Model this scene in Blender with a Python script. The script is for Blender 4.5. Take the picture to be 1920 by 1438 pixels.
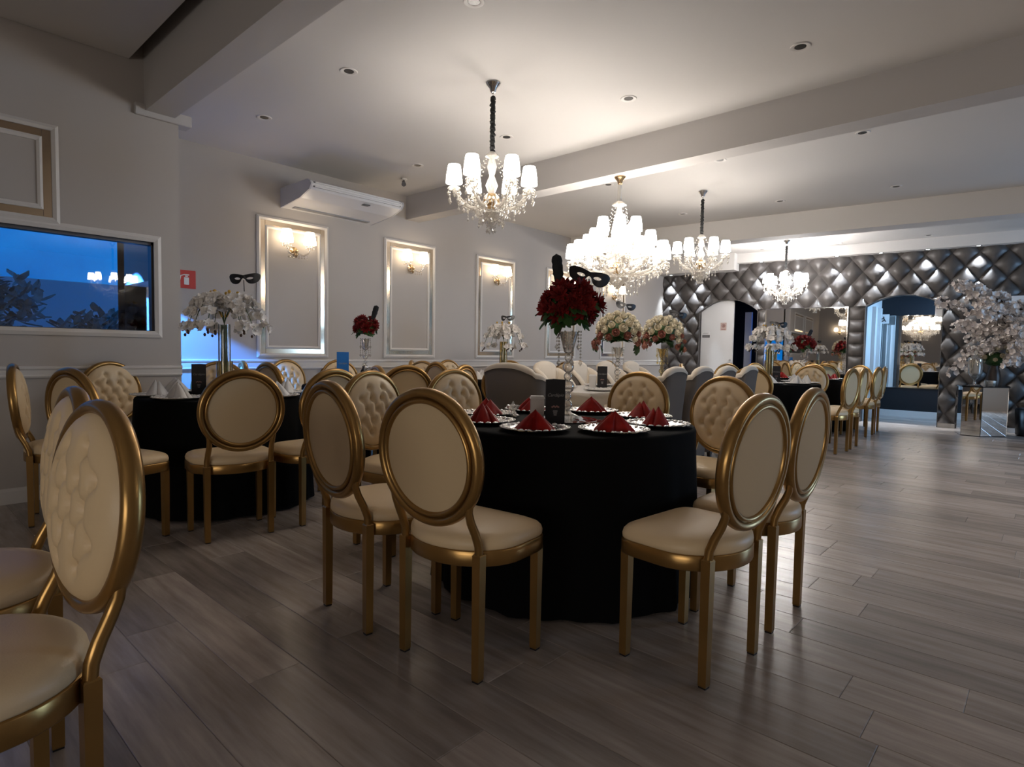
import bpy, bmesh, math, random
from math import sin, cos, pi, radians, sqrt, exp, atan2
from mathutils import Vector, Matrix
random.seed(7)
for _o in list(bpy.data.objects): bpy.data.objects.remove(_o)
SC = bpy.context.scene
COL = SC.collection

# ------------------------------------------------------------------ camera, world, sun, large lights, exposure
F_PX = 1117.7
yaw, pitch, roll = radians(42.3), radians(3.08), radians(.98)
Fv = Vector((-sin(yaw)*cos(pitch), cos(yaw)*cos(pitch), -sin(pitch)))
R0 = Vector((cos(yaw), sin(yaw), 0)); U0 = R0.cross(Fv)
Rv = R0*cos(roll)+U0*sin(roll); Uv = -R0*sin(roll)+U0*cos(roll)
cd = bpy.data.cameras.new('camera'); cam = bpy.data.objects.new('camera', cd); COL.objects.link(cam)
cd.sensor_width = 36; cd.sensor_fit = 'HORIZONTAL'; cd.lens = F_PX/1920*36; cd.clip_start = .02
cam.matrix_world = Matrix(((Rv.x, Uv.x, -Fv.x, 0), (Rv.y, Uv.y, -Fv.y, 0), (Rv.z, Uv.z, -Fv.z, 1.10), (0, 0, 0, 1)))
SC.camera = cam
vs = SC.view_settings
vs.view_transform = 'Standard'; vs.look = 'None'; vs.exposure = 0.0; vs.gamma = 1.0; vs.use_curve_mapping = False
try:
    SC.cycles.caustics_reflective = False; SC.cycles.caustics_refractive = False
    SC.cycles.use_light_tree = True
    SC.cycles.sample_clamp_indirect = 4
except Exception: pass

W = bpy.data.worlds.new('dusk_sky'); SC.world = W; W.use_nodes = True
wn = W.node_tree.nodes; wl = W.node_tree.links; wn.clear()
wo = wn.new('ShaderNodeOutputWorld'); wb = wn.new('ShaderNodeBackground'); wl.new(wb.outputs[0], wo.inputs[0])
wt = wn.new('ShaderNodeTexCoord'); wz = wn.new('ShaderNodeTexNoise'); wz.inputs['Scale'].default_value = 5; wz.inputs['Detail'].default_value = 5
wr = wn.new('ShaderNodeValToRGB'); wl.new(wt.outputs['Generated'], wz.inputs['Vector']); wl.new(wz.outputs['Fac'], wr.inputs[0]); wl.new(wr.outputs[0], wb.inputs[0])
wr.color_ramp.elements[0].position = .38; wr.color_ramp.elements[0].color = (.0, .12, .50, 1)
wr.color_ramp.elements[1].position = .66; wr.color_ramp.elements[1].color = (.01, .25, .80, 1)
wb.inputs[1].default_value = 1.0

def light(name, kind, loc, energy, color, target=None, **kw):
    d = bpy.data.lights.new(name, kind); d.energy = energy; d.color = color
    for k, v in kw.items(): setattr(d, k, v)
    o = bpy.data.objects.new(name, d); COL.objects.link(o); o.location = loc
    if target is not None:
        o.rotation_euler = (Vector(target)-Vector(loc)).to_track_quat('-Z', 'Y').to_euler()
    return o
light('added_daylight_spot', 'SPOT', (-5.55, .9, 1.98), 1250, (.05, .26, 1.0), target=(-5.85, 1.6, 1.17), spot_size=radians(50), spot_blend=.05, shadow_soft_size=.035)  # added spot in the courtyard, casts the blue daylight patch on the recessed wall
DAY = (.22, .52, 1.0)
light('daylight_entrance', 'AREA', (4.7, 10.1, 1.4), 165, (.36, .63, 1.0), target=(-.6, 9.3, 1.1), shape='RECTANGLE', size=1.7, size_y=1.9)
light('daylight_vestibule', 'AREA', (-1.02, 12.5, 1.45), 62, (.33, .62, 1.0), target=(-2.5, 12.45, .9), shape='RECTANGLE', size=.8, size_y=1.6)
light('added_rear_light', 'AREA', (1.1, -4.85, 1.0), 74, (1.0, .94, .87), target=(.2, 5, 1.05), shape='RECTANGLE', size=4.2, size_y=1.2)  # soft area light added behind the camera for the surfaces facing it
light('added_corridor_light', 'AREA', (-4.1, 12.4, 1.5), 2.2, (.03, .22, 1.0), target=(-4.72, 12.6, 1.2), shape='RECTANGLE', size=.3, size_y=1.2)  # small blue light added for the strip of glow inside the first arch

# ------------------------------------------------------------------ constants of the room
XN, XF = -5.24, -6.08          # faces of the near and the recessed part of the left wall
CE = 3.01                      # ceiling height
AB = radians(4.5)              # the back wall stands 4.5 degrees off square
BD = Vector((cos(AB), sin(AB), 0)); BN = Vector((sin(AB), -cos(AB), 0)); BO = Vector((-2.43, 11.61, 0))
def bw(u, z, out=0.0): 
    p = BO+BD*u+BN*out; return Vector((p.x, p.y, z))

# ------------------------------------------------------------------ mesh builder
class MB:
    def __init__(s): s.v = []; s.f = []
    def add(s, vs, fs, M=None):
        o = len(s.v)
        s.v += [tuple(M @ Vector(p)) if M is not None else tuple(p) for p in vs]
        s.f += [tuple(i+o for i in f) for f in fs]; return s
    def box(s, x0, x1, y0, y1, z0, z1, M=None):
        vs = [(x, y, z) for z in (z0, z1) for y in (y0, y1) for x in (x0, x1)]
        return s.add(vs, [(0, 2, 3, 1), (4, 5, 7, 6), (0, 1, 5, 4), (2, 6, 7, 3), (0, 4, 6, 2), (1, 3, 7, 5)], M)
    def bbox(s, x0, x1, y0, y1, z0, z1, b=.004, M=None):      # box with chamfered edges
        bm = bmesh.new(); bmesh.ops.create_cube(bm, size=1)
        for v in bm.verts: v.co = ((x0+x1)/2+v.co.x*(x1-x0), (y0+y1)/2+v.co.y*(y1-y0), (z0+z1)/2+v.co.z*(z1-z0))
        bmesh.ops.bevel(bm, geom=bm.edges[:], offset=b, segments=2, affect='EDGES')
        bm.verts.index_update(); s.add([v.co[:] for v in bm.verts], [[v.index for v in f.verts] for f in bm.faces], M); bm.free(); return s
    def tube(s, path, r, n=10, M=None, closed=False, sq=False):
        P = [Vector(p) for p in path]; m = len(P); rs = r if isinstance(r, (list, tuple)) else [r]*m
        vs = []; up = None
        for i, p in enumerate(P):
            if closed: t = P[(i+1) % m]-P[i-1]
            else: t = P[min(i+1, m-1)]-P[max(i-1, 0)]
            t.normalize()
            if up is None:
                up = Vector((0, 0, 1)) if abs(t.z) < .9 else Vector((1, 0, 0))
            a = t.cross(up); a.normalize(); b = a.cross(t); b.normalize(); up = b
            for k in range(n):
                w = 2*pi*k/n + (pi/n if sq else 0)
                vs.append(p+(a*cos(w)+b*sin(w))*rs[i])
        fs = []
        for i in range(m if closed else m-1):
            j = (i+1) % m
            for k in range(n):
                l = (k+1) % n; fs.append((i*n+k, i*n+l, j*n+l, j*n+k))
        if not closed: fs += [tuple(range(n-1, -1, -1)), tuple((m-1)*n+k for k in range(n))]
        return s.add(vs, fs, M)
    def lathe(s, prof, n=24, M=None, mod=None):               # prof: (r, z) from one end to the other
        vs = []; fs = []; m = len(prof)
        for r, z in prof:
            for k in range(n):
                a = 2*pi*k/n; q = r*(mod(a, r, z) if mod else 1)
                vs.append((q*cos(a), q*sin(a), z))
        for i in range(m-1):
            for k in range(n):
                l = (k+1) % n; fs.append((i*n+k, i*n+l, (i+1)*n+l, (i+1)*n+k))
        if prof[0][0] > 1e-6: fs.append(tuple(range(n-1, -1, -1)))
        if prof[-1][0] > 1e-6: fs.append(tuple((m-1)*n+k for k in range(n)))
        return s.add(vs, fs, M)
    def shell(s, prof, n=24, M=None):                          # lathe without end caps
        m = len(prof)
        vs = [(r*cos(2*pi*k/n), r*sin(2*pi*k/n), z) for r, z in prof for k in range(n)]
        fs = [(i*n+k, i*n+(k+1) % n, (i+1)*n+(k+1) % n, (i+1)*n+k) for i in range(m-1) for k in range(n)]
        return s.add(vs, fs, M)
    def sphere(s, c, r, nu=10, nv=6, sc=(1, 1, 1), M=None):
        pr = [(sin(pi*j/nv), -cos(pi*j/nv)) for j in range(nv+1)]
        vs = [(c[0]+r*sc[0]*a*cos(2*pi*k/nu), c[1]+r*sc[1]*a*sin(2*pi*k/nu), c[2]+r*sc[2]*b) for a, b in pr for k in range(nu)]
        fs = [(j*nu+k, j*nu+(k+1) % nu, (j+1)*nu+(k+1) % nu, (j+1)*nu+k) for j in range(nv) for k in range(nu)]
        return s.add(vs, fs, M)
    def prism(s, poly, z0, z1, M=None):
        n = len(poly)
        vs = [(x, y, z0) for x, y in poly]+[(x, y, z1) for x, y in poly]
        return s.add(vs, [tuple(range(n-1, -1, -1)), tuple(range(n, 2*n))]+[(i, (i+1) % n, n+(i+1) % n, n+i) for i in range(n)], M)
    def mesh(s, name):
        me = bpy.data.meshes.new(name); me.from_pydata(s.v, [], s.f); me.update(); return me
    def build(s, name, mat, parent=None, smooth=False, angle=None, loc=None):
        me = s.mesh(name); me.materials.append(mat)
        if smooth or angle:
            bm = bmesh.new(); bm.from_mesh(me); bmesh.ops.remove_doubles(bm, verts=bm.verts[:], dist=1e-5)
            bmesh.ops.recalc_face_normals(bm, faces=bm.faces[:])
            th = radians(angle or 50)
            for f in bm.faces: f.smooth = True
            for e in bm.edges:
                if len(e.link_faces) == 2 and e.calc_face_angle(0) > th: e.smooth = False
            bm.to_mesh(me); bm.free()
        return link(name, me, parent, loc)
def link(name, me, parent=None, loc=None):
    o = bpy.data.objects.new(name, me); COL.objects.link(o)
    if parent is not None: o.parent = parent
    if loc is not None: o.location = loc
    return o
def recalc(me):
    bm = bmesh.new(); bm.from_mesh(me); bmesh.ops.recalc_face_normals(bm, faces=bm.faces[:]); bm.to_mesh(me); bm.free()
def tag(o, label, cat, group=None):
    o['label'] = label; o['category'] = cat
    if group: o['group'] = group
    return o
def thing(name, label, cat, loc=(0, 0, 0), rz=0.0, group=None):
    o = bpy.data.objects.new(name, None); COL.objects.link(o); o.empty_display_size = .1
    o.location = loc; o.rotation_euler = (0, 0, rz); return tag(o, label, cat, group)
def struct(o): o['kind'] = 'structure'; return o
def stuff(o): o['kind'] = 'stuff'; return o
def dup(root, loc=None, rz=None, label=None, scale=None):
    r = root.copy(); COL.objects.link(r)
    if loc is not None: r.location = loc
    if rz is not None: r.rotation_euler = (0, 0, rz)
    if label: r['label'] = label
    if scale: r.scale = scale
    for ch in list(root.children):
        c = ch.copy(); COL.objects.link(c); c.parent = r
        for g in list(ch.children):
            d = g.copy(); COL.objects.link(d); d.parent = c
    return r
def cp(o, parent, M=None):
    c = o.copy(); COL.objects.link(c); c.parent = parent
    if M is not None: c.matrix_local = M
    return c
def TR(x, y, z, rz=0.0): return Matrix.Translation((x, y, z)) @ Matrix.Rotation(rz, 4, 'Z')

# ------------------------------------------------------------------ materials
def mat(name, col, rough=.5, metal=0.0, bump=0.0, bscale=60, var=0.0, vscale=4.0, emit=None, estr=0.0, trans=0.0, ior=1.45, spec=.5, sheen=0.0, stretch=None, coat=0.0, twos=False):
    m = bpy.data.materials.new(name); m.use_nodes = True; n = m.node_tree.nodes; l = m.node_tree.links
    b = n['Principled BSDF']; b.inputs['Base Color'].default_value = (*col, 1); b.inputs['Roughness'].default_value = rough
    b.inputs['Metallic'].default_value = metal; b.inputs['IOR'].default_value = ior
    b.inputs['Specular IOR Level'].default_value = spec; b.inputs['Transmission Weight'].default_value = trans
    if sheen: b.inputs['Sheen Weight'].default_value = sheen
    if coat: b.inputs['Coat Weight'].default_value = coat
    if emit: b.inputs['Emission Color'].default_value = (*emit, 1); b.inputs['Emission Strength'].default_value = estr
    tc = n.new('ShaderNodeTexCoord'); src = tc.outputs['Object']
    if stretch:
        mp = n.new('ShaderNodeMapping'); mp.inputs['Scale'].default_value = stretch; l.new(src, mp.inputs[0]); src = mp.outputs[0]
    if var:
        t = n.new('ShaderNodeTexNoise'); t.inputs['Scale'].default_value = vscale; t.inputs['Detail'].default_value = 5; l.new(src, t.inputs['Vector'])
        r = n.new('ShaderNodeValToRGB'); l.new(t.outputs['Fac'], r.inputs[0])
        r.color_ramp.elements[0].position = .3; r.color_ramp.elements[1].position = .7
        r.color_ramp.elements[0].color = (*[c*(1-var) for c in col], 1); r.color_ramp.elements[1].color = (*[min(1, c*(1+var)) for c in col], 1)
        l.new(r.outputs[0], b.inputs['Base Color'])
    if bump:
        t = n.new('ShaderNodeTexNoise'); t.inputs['Scale'].default_value = bscale; t.inputs['Detail'].default_value = 3; l.new(src, t.inputs['Vector'])
        k = n.new('ShaderNodeBump'); k.inputs['Strength'].default_value = bump; k.inputs['Distance'].default_value = .01; l.new(t.outputs['Fac'], k.inputs['Height']); l.new(k.outputs[0], b.inputs['Normal'])
    return m
def mix_glass(name, tint, fac, rough=.02, ior=1.5, glow=0.0):           # thin clear glass: mostly see-through with a mirror-like share
    m = bpy.data.materials.new(name); m.use_nodes = True; n = m.node_tree.nodes; l = m.node_tree.links; n.clear()
    o = n.new('ShaderNodeOutputMaterial'); x = n.new('ShaderNodeMixShader'); t = n.new('ShaderNodeBsdfTransparent'); g = n.new('ShaderNodeBsdfGlossy')
    t.inputs[0].default_value = (*tint, 1); g.inputs['Color'].default_value = (1, 1, 1, 1); g.inputs['Roughness'].default_value = rough
    f = n.new('ShaderNodeFresnel'); f.inputs[0].default_value = ior; a = n.new('ShaderNodeMath'); a.operation = 'ADD'; a.inputs[1].default_value = fac; a.use_clamp = True
    l.new(f.outputs[0], a.inputs[0]); l.new(a.outputs[0], x.inputs[0]); l.new(t.outputs[0], x.inputs[1]); l.new(g.outputs[0], x.inputs[2]); src = x.outputs[0]
    if glow:                                        # milky glass body: part of the light is scattered
        d = n.new('ShaderNodeBsdfDiffuse'); d.inputs[0].default_value = (.92, .88, .82, 1); tl = n.new('ShaderNodeBsdfTranslucent'); tl.inputs[0].default_value = (.92, .88, .82, 1)
        ad = n.new('ShaderNodeMixShader'); ad.inputs[0].default_value = .5; l.new(d.outputs[0], ad.inputs[1]); l.new(tl.outputs[0], ad.inputs[2])
        mm = n.new('ShaderNodeMixShader'); mm.inputs[0].default_value = glow; l.new(src, mm.inputs[1]); l.new(ad.outputs[0], mm.inputs[2]); src = mm.outputs[0]
    l.new(src, o.inputs[0]); return m
def lampshade(name, col, s):
    m = bpy.data.materials.new(name); m.use_nodes = True; n = m.node_tree.nodes; l = m.node_tree.links; n.clear()
    o = n.new('ShaderNodeOutputMaterial'); e = n.new('ShaderNodeEmission'); e.inputs[0].default_value = (*col, 1); e.inputs[1].default_value = s
    l.new(e.outputs[0], o.inputs[0]); return m
def floor_mat(name, island):
    m = bpy.data.materials.new(name); m.use_nodes = True; n = m.node_tree.nodes; l = m.node_tree.links; b = n['Principled BSDF']
    g = n.new('ShaderNodeNewGeometry'); oi = n.new('ShaderNodeObjectInfo')
    rnd = g.outputs['Random Per Island'] if island else oi.outputs['Random']
    off = n.new('ShaderNodeVectorMath'); off.operation = 'SCALE'; off.inputs[0].default_value = (37, 53, 11); l.new(rnd, off.inputs['Scale'])
    ad = n.new('ShaderNodeVectorMath'); ad.operation = 'ADD'; l.new(g.outputs['Position'], ad.inputs[0]); l.new(off.outputs[0], ad.inputs[1])
    mp = n.new('ShaderNodeMapping'); mp.inputs['Scale'].default_value = (.9, 9, 1); l.new(ad.outputs[0], mp.inputs[0])
    t = n.new('ShaderNodeTexNoise'); t.inputs['Scale'].default_value = 2.6; t.inputs['Detail'].default_value = 6; t.inputs['Roughness'].default_value = .6; l.new(mp.outputs[0], t.inputs['Vector'])
    mp2 = n.new('ShaderNodeMapping'); mp2.inputs['Scale'].default_value = (.7, 2.2, 1); l.new(ad.outputs[0], mp2.inputs[0])
    t2 = n.new('ShaderNodeTexNoise'); t2.inputs['Scale'].default_value = 2.2; t2.inputs['Detail'].default_value = 3; l.new(mp2.outputs[0], t2.inputs['Vector'])
    r = n.new('ShaderNodeValToRGB'); l.new(t.outputs['Fac'], r.inputs[0])
    r.color_ramp.elements[0].position = .28; r.color_ramp.elements[0].color = (.30, .246, .212, 1)
    r.color_ramp.elements[1].position = .72; r.color_ramp.elements[1].color = (.52, .448, .400, 1)
    h = n.new('ShaderNodeHueSaturation'); l.new(r.outputs[0], h.inputs['Color'])
    v = n.new('ShaderNodeMath'); v.operation = 'MULTIPLY_ADD'; v.inputs[1].default_value = .46; v.inputs[2].default_value = .66; l.new(rnd, v.inputs[0])
    v2 = n.new('ShaderNodeMath'); v2.operation = 'MULTIPLY_ADD'; v2.inputs[1].default_value = .5; l.new(t2.outputs['Fac'], v2.inputs[0]); l.new(v.outputs[0], v2.inputs[2])
    v3 = n.new('ShaderNodeMath'); v3.operation = 'SUBTRACT'; v3.inputs[1].default_value = .18; l.new(v2.outputs[0], v3.inputs[0])
    l.new(v3.outputs[0], h.inputs['Value']); l.new(h.outputs[0], b.inputs['Base Color'])
    b.inputs['Roughness'].default_value = .27; b.inputs['Specular IOR Level'].default_value = .6
    k = n.new('ShaderNodeBump'); k.inputs['Strength'].default_value = .12; k.inputs['Distance'].default_value = .004; l.new(t.outputs['Fac'], k.inputs['Height']); l.new(k.outputs[0], b.inputs['Normal'])
    return m

M_WALL = mat('wall_paint', (.44, .405, .375), .62, bump=.04, bscale=180)
M_CEIL = mat('ceiling_paint', (.62, .595, .57), .7, bump=.02, bscale=120)
M_TRIM = mat('trim_paint', (.66, .63, .60), .42)
M_BEAM = mat('beam_paint', (.50, .475, .455), .7, bump=.02, bscale=120)
M_CHAMP = mat('champagne_mirror', (.82, .66, .48), .14, metal=1.0)
M_FLOOR = floor_mat('laminate_plank', False); M_FLOORS = floor_mat('laminate_far', True)
M_SUB = mat('floor_joint', (.10, .085, .075), .8)
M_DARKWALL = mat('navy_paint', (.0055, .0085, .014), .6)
M_WHITEW = mat('white_paint', (.74, .74, .74), .5)
M_TUFT = mat('taupe_leatherette', (.078, .070, .067), .40, bump=.04, bscale=90, var=.1, vscale=9)
M_MIRROR = mat('mirror_silver', (.86, .85, .83), .015, metal=1.0)
M_LENS = mat('dark_lens', (.035, .033, .032), .25, metal=.3)
M_BLACKG = mat('black_glass', (.008, .008, .01), .08)
M_GOLD = mat('gold_lacquer', (.37, .215, .072), .28, metal=.8, var=.08, vscale=6)
M_CREAM = mat('cream_leatherette', (.76, .575, .35), .42, bump=.06, bscale=260)
M_LINEN = mat('beige_linen', (.63, .475, .285), .85, bump=.12, bscale=500)
M_WING = mat('ivory_velvet', (.66, .57, .46), .75, sheen=.3)
M_WINGB = mat('taupe_back_fabric', (.165, .14, .12), .95, spec=.2)
M_WOOD = mat('dark_leg_wood', (.045, .03, .02), .4)
M_BLACKC = mat('black_tablecloth', (.0028, .0028, .003), .95, spec=.15)
M_WHITET = mat('white_lacquer', (.72, .69, .65), .25)
M_SILVER = mat('silver_charger', (.83, .82, .81), .2, metal=1.0, bump=.35, bscale=70)
M_PORC = mat('white_porcelain', (.74, .72, .70), .2)
M_RED = mat('red_satin_napkin', (.30, .008, .005), .55, var=.35, vscale=16, spec=.25)
M_WHITEN = mat('white_napkin', (.70, .68, .66), .8)
M_CARD = mat('black_card', (.012, .012, .016), .38)
M_CARDW = mat('white_card', (.72, .70, .68), .5)
M_BLUEC = mat('blue_card', (.02, .17, .52), .4)
M_GLASS = mix_glass('clear_glass', (.97, .985, .985), .03, .02, 1.22, .05)
M_CRYST = mix_glass('cut_crystal', (.98, .96, .92), .22, .05, 1.4, .12)
M_LUSTRE = mix_glass('chandelier_crystal', (.98, .95, .90), .30, .06, 1.45, .52)
M_AMBER = mix_glass('amber_glass', (.95, .84, .55), .04, .02, 1.25, .06)
M_WINDOW = mix_glass('window_glass', (.96, .98, 1.0), .03, .0)
M_CHROME = mat('chrome', (.75, .75, .76), .1, metal=1.0)
M_BRASS = mat('pale_brass', (.78, .55, .30), .2, metal=1.0)
M_SLEEVE = mat('black_chain_sleeve', (.008, .008, .008), .8, bump=.6, bscale=40)
M_SHADE = lampshade('lit_shade_small', (1.0, .92, .83), 23.0)
M_SHADEB = lampshade('lit_shade_large', (1.0, .93, .85), 23.0)
M_SHADEC = lampshade('lit_shade_far', (1.0, .96, .93), 95.0)
M_SHADEM = lampshade('lit_shade_middle', (1.0, .93, .85), 29.0)
M_SHADER = lampshade('lit_shade_right', (1.0, .92, .83), 13.0)
M_SHADES = lampshade('lit_sconce_shade', (1.0, .79, .55), 10.0)
M_SHADET = mat('shade_trim', (.42, .34, .28), .7)
M_BLACK = mat('black_plastic', (.012, .012, .013), .35)
M_MASK = mat('black_mask_satin', (.008, .008, .010), .32)
M_FEATH = mat('black_feather', (.006, .008, .011), .7, bump=.5, bscale=80)
M_ORCHID = mat('white_petal', (.86, .82, .78), .7, var=.05, vscale=20)
M_ROSE = mat('ivory_rose', (.74, .66, .50), .7, var=.1, vscale=20)
M_DUSTY = mat('dusty_pink_petal', (.36, .14, .10), .7, var=.2, vscale=20)
M_REDF = mat('red_petal', (.19, .006, .005), .7, var=.45, vscale=20)
M_LEAFB = mat('skylit_leaf', (.15, .25, .24), .7, var=.25, vscale=12, spec=.2)  # blue of the skylight put into the leaf colour
M_LEAF = mat('green_leaf', (.035, .09, .022), .5, var=.25, vscale=12)
M_STEM = mat('green_stem', (.05, .085, .03), .6)
M_TWIG = mat('brown_twig', (.07, .04, .025), .8)
M_YEL = mat('yellow_throat', (.55, .33, .06), .7)
M_BLOS = mat('blush_blossom', (.80, .73, .69), .75, var=.14, vscale=14)
M_SIGNR = mat('red_sign', (.50, .016, .012), .45)
M_SIGNW = mat('white_sign', (.80, .80, .80), .45)
M_GREYS = mat('grey_sign', (.12, .12, .125), .4)
M_ACW = mat('white_plastic', (.70, .70, .71), .35)
M_GRASS = mat('lawn_ground', (.02, .05, .02), .9, var=.3, vscale=3)
M_GWALL = mat('garden_wall_paint', (.55, .6, .65), .8)
M_VASEB = mat('brown_ceramic', (.05, .03, .02), .4)
M_HINT = mat('lit_downlight', (.9, .9, .9), .4, emit=(.9, .95, 1.0), estr=9.0)
M_INK = mat('grey_print', (.30, .29, .29), .5)
M_INKP = mat('pink_print', (.32, .17, .15), .5)

# ================================================================== ROOM SHELL
def sbox(name, m, *a):
    o = MB().box(*a).build(name, m); return struct(o)
# floor: slab plus separate planks
floor = struct(MB().box(-6.5, 5.2, -5.2, 15.2, -.12, -.006).build('floor', M_SUB))
PW, PL = .182, 1.22
pm = MB()
pm.v = [(x, y, z) for z, i in ((-.007, 0), (-.0015, 0), (0, .0022)) for y in (i, PW-.0006-i) for x in (i, PL-.0008-i)]
pm.f = [(8, 9, 11, 10), (4, 5, 9, 8), (6, 10, 11, 7), (4, 8, 10, 6), (5, 7, 11, 9), (0, 1, 5, 4), (2, 6, 7, 3), (0, 4, 6, 2), (1, 3, 7, 5)]
PLANK = pm.mesh('plank'); PLANK.materials.append(M_FLOOR)
cands = []
ry = random.Random(3)
for r in range(int((15.0+5.0)/PW)):
    y = -4.99+r*PW; x = -6.3-ry.random()*PL
    while x < 5.1:
        c = Vector((x+PL/2, y+PW/2, -1.10)); d = c.dot(Fv)
        vis = d > .7 and abs(c.dot(Rv)/d) < 1.05 and -.25 < -c.dot(Uv)/d < .85
        lo, hi = max(x, -6.3), min(x+PL, 5.1)
        if hi-lo > .03: cands.append((d if vis else 99, lo, hi, y))
        x += PL
cands.sort(key=lambda t: t[0])
for d, lo, hi, y in cands[:290]:
    o = link('plank', PLANK, floor, (lo, y, 0)); o.scale = ((hi-lo)/PL, 1, 1)
rest = MB()
for d, lo, hi, y in cands[290:]:
    rest.add([(lo+v[0]*(hi-lo)/PL, y+v[1], v[2]) for v in pm.v], pm.f)
stuff(rest.build('plank_field', M_FLOORS, floor))

# left wall, near part (window opening) and the return towards the recess (opening to the courtyard)
w = MB(); WY0, WY1, WZ0, WZ1 = -1.75, 1.6, 1.19, 1.905
for a in ((-5.2, WY0, 0, 3.7), (WY1, 1.77, 0, 3.7), (WY0, WY1, 0, WZ0), (WY0, WY1, WZ1, 3.7)): w.box(XN-.2, XN, a[0], a[1], a[2], a[3])
struct(w.build('wall_left', M_WALL))
w = MB()
for a in ((-6.28, -6.08, 0, 3.7), (-5.40, XN-.2, 0, 3.7), (-6.08, -5.40, 0, .25), (-6.08, -5.40, 1.62, 3.7)): w.box(a[0], a[1], 1.60, 1.77, a[2], a[3])
struct(w.build('wall_return', M_WALL))
sbox('wall_recess', M_WALL, XF-.2, XF, 1.6, 13.6, 0, 3.7)
sbox('wall_right', M_WALL, 5.0, 5.2, -5.2, 15.2, 0, 3.7)
sbox('wall_rear', M_WALL, XN, 5.0, -5.2, -5.0, 0, 3.7)
# ceilings
c = MB(); c.box(-5.45, 5.2, -5.2, 1.6, 3.6, 3.75); c.box(-6.3, 5.2, 1.6, 15.2, 3.6, 3.75); c.box(XN+.01, 5.0, -5.0, 1.43, 3.236, 3.262)
c.box(XF, 5.0, 1.70, 4.70, CE, CE+.03); c.box(XF, 5.0, 4.80, 12.2, CE, CE+.03)
struct(c.build('ceiling', M_CEIL))
struct(MB().box(XN-.1, 5.0, 1.53, 1.735, 2.885, 3.6).build('trim_1', M_BEAM))                                   # first beam
struct(MB().bbox(XN-.1, XN+.03, 1.46, 1.86, 2.845, 2.93, .004).build('trim_2', M_BEAM))                          # its bearing block
struct(MB().box(XF, 5.0, 4.665, 4.875, 2.72, 3.3).build('trim_3', M_BEAM))                                       # second beam
kc = .1041; yc = lambda x: 8.713+kc*x
struct(MB().prism([(XF, yc(XF)), (5.0, yc(5.0)), (5.0, yc(5.0)+.3), (XF, yc(XF)+.3)], 2.715, 3.3).build('trim_4', M_CEIL))   # third beam
def bpoly(u0, u1, o0, o1): return [tuple(bw(u0, 0, o0).xy), tuple(bw(u1, 0, o0).xy), tuple(bw(u1, 0, o1).xy), tuple(bw(u0, 0, o1).xy)]
struct(MB().prism(bpoly(-2.13, 7.6, .20, -.02), 2.835, 3.2).build('trim_5', M_CEIL))                             # soffit along the back wall
struct(MB().prism(bpoly(-3.70, -2.13, .36, -.02), 2.70, 3.2).build('trim_6', M_CEIL))                            # lowered part of the soffit
# chair rails and skirting
def profile_y(name, m, x, y0, y1, pts):       # pts (out, z) profile run along y
    n = len(pts); mb = MB(); mb.add([(x+o, y, z) for y in (y0, y1) for o, z in pts], [tuple(range(n)), tuple(range(2*n-1, n-1, -1))]+[(i, n+i, n+(i+1) % n, (i+1) % n) for i in range(n)])
    o = mb.build(name, m); recalc(o.data); return struct(o)
rail = lambda a, b: [(-.01, a), (.014, a), (.02, a+.012), (.016, a+.022), (.018, b-.03), (.026, b-.018), (.026, b-.004), (.018, b), (-.01, b)]
profile_y('trim_7', M_TRIM, XN, -5.0, 1.77, rail(.86, .942))
profile_y('trim_8', M_TRIM, XF, 1.77, 11.33, rail(.872, .972))
base = [(-.01, 0), (.016, 0), (.016, .085), (.008, .106), (-.01, .106)]
profile_y('baseboard_left', M_TRIM, XN, -5.0, 1.77, base); profile_y('baseboard_recess', M_TRIM, XF, 1.77, 11.33, base)

# framed wall mouldings: white outer bead, mirrored strip, white inner bead
def rect_frame(mb, x, y0, y1, z0, z1, wd, out):       # four mitred bars on a plane x = const
    for s in (0,):
        o = [(y0, z0), (y1, z0), (y1, z1), (y0, z1)]; i = [(y0+wd, z0+wd), (y1-wd, z0+wd), (y1-wd, z1-wd), (y0+wd, z1-wd)]; mid = wd/2
        m_ = [(y0+mid, z0+mid), (y1-mid, z0+mid), (y1-mid, z1-mid), (y0+mid, z1-mid)]
        vs = [(x-.004, *p) for p in o]+[(x+out*.55, *p) for p in o]+[(x+out, *p) for p in m_]+[(x+out*.5, *p) for p in i]+[(x-.004, *p) for p in i]
        fs = [(r*4+k, r*4+(k+1) % 4, (r+1)*4+(k+1) % 4, (r+1)*4+k) for r in range(4) for k in range(4)]
        mb.add(vs, fs)
    return mb
NT = [9]
def wall_frame(x, y0, y1, z0, z1):
    o = rect_frame(MB(), x, y0, y1, z0, z1, .042, .026).build('trim_%d' % NT[0], M_TRIM); NT[0] += 1; struct(o)
    g = .042; q = .05
    for a in ((y0+g, y0+g+q, z0+g, z1-g), (y1-g-q, y1-g, z0+g, z1-g), (y0+g+q, y1-g-q, z0+g, z0+g+q), (y0+g+q, y1-g-q, z1-g-q, z1-g)):
        MB().bbox(x-.004, x+.007, a[0]+.001, a[1]-.001, a[2]+.001, a[3]-.001, .002).build('mirror_strip', M_CHAMP, o)
    rect_frame(MB(), x, y0+g+q, y1-g-q, z0+g+q, z1-g-q, .032, .016).build('inner_moulding', M_TRIM, o)
PAN_Y = [2.77+1.56*i for i in range(5)]
for y in PAN_Y: wall_frame(XF, y, y+.81, .995, 2.45)
wall_frame(XN, -.95, .99, 1.935, 2.615)
wall_frame(XN, -3.2, -1.3, 1.935, 2.615)

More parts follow.
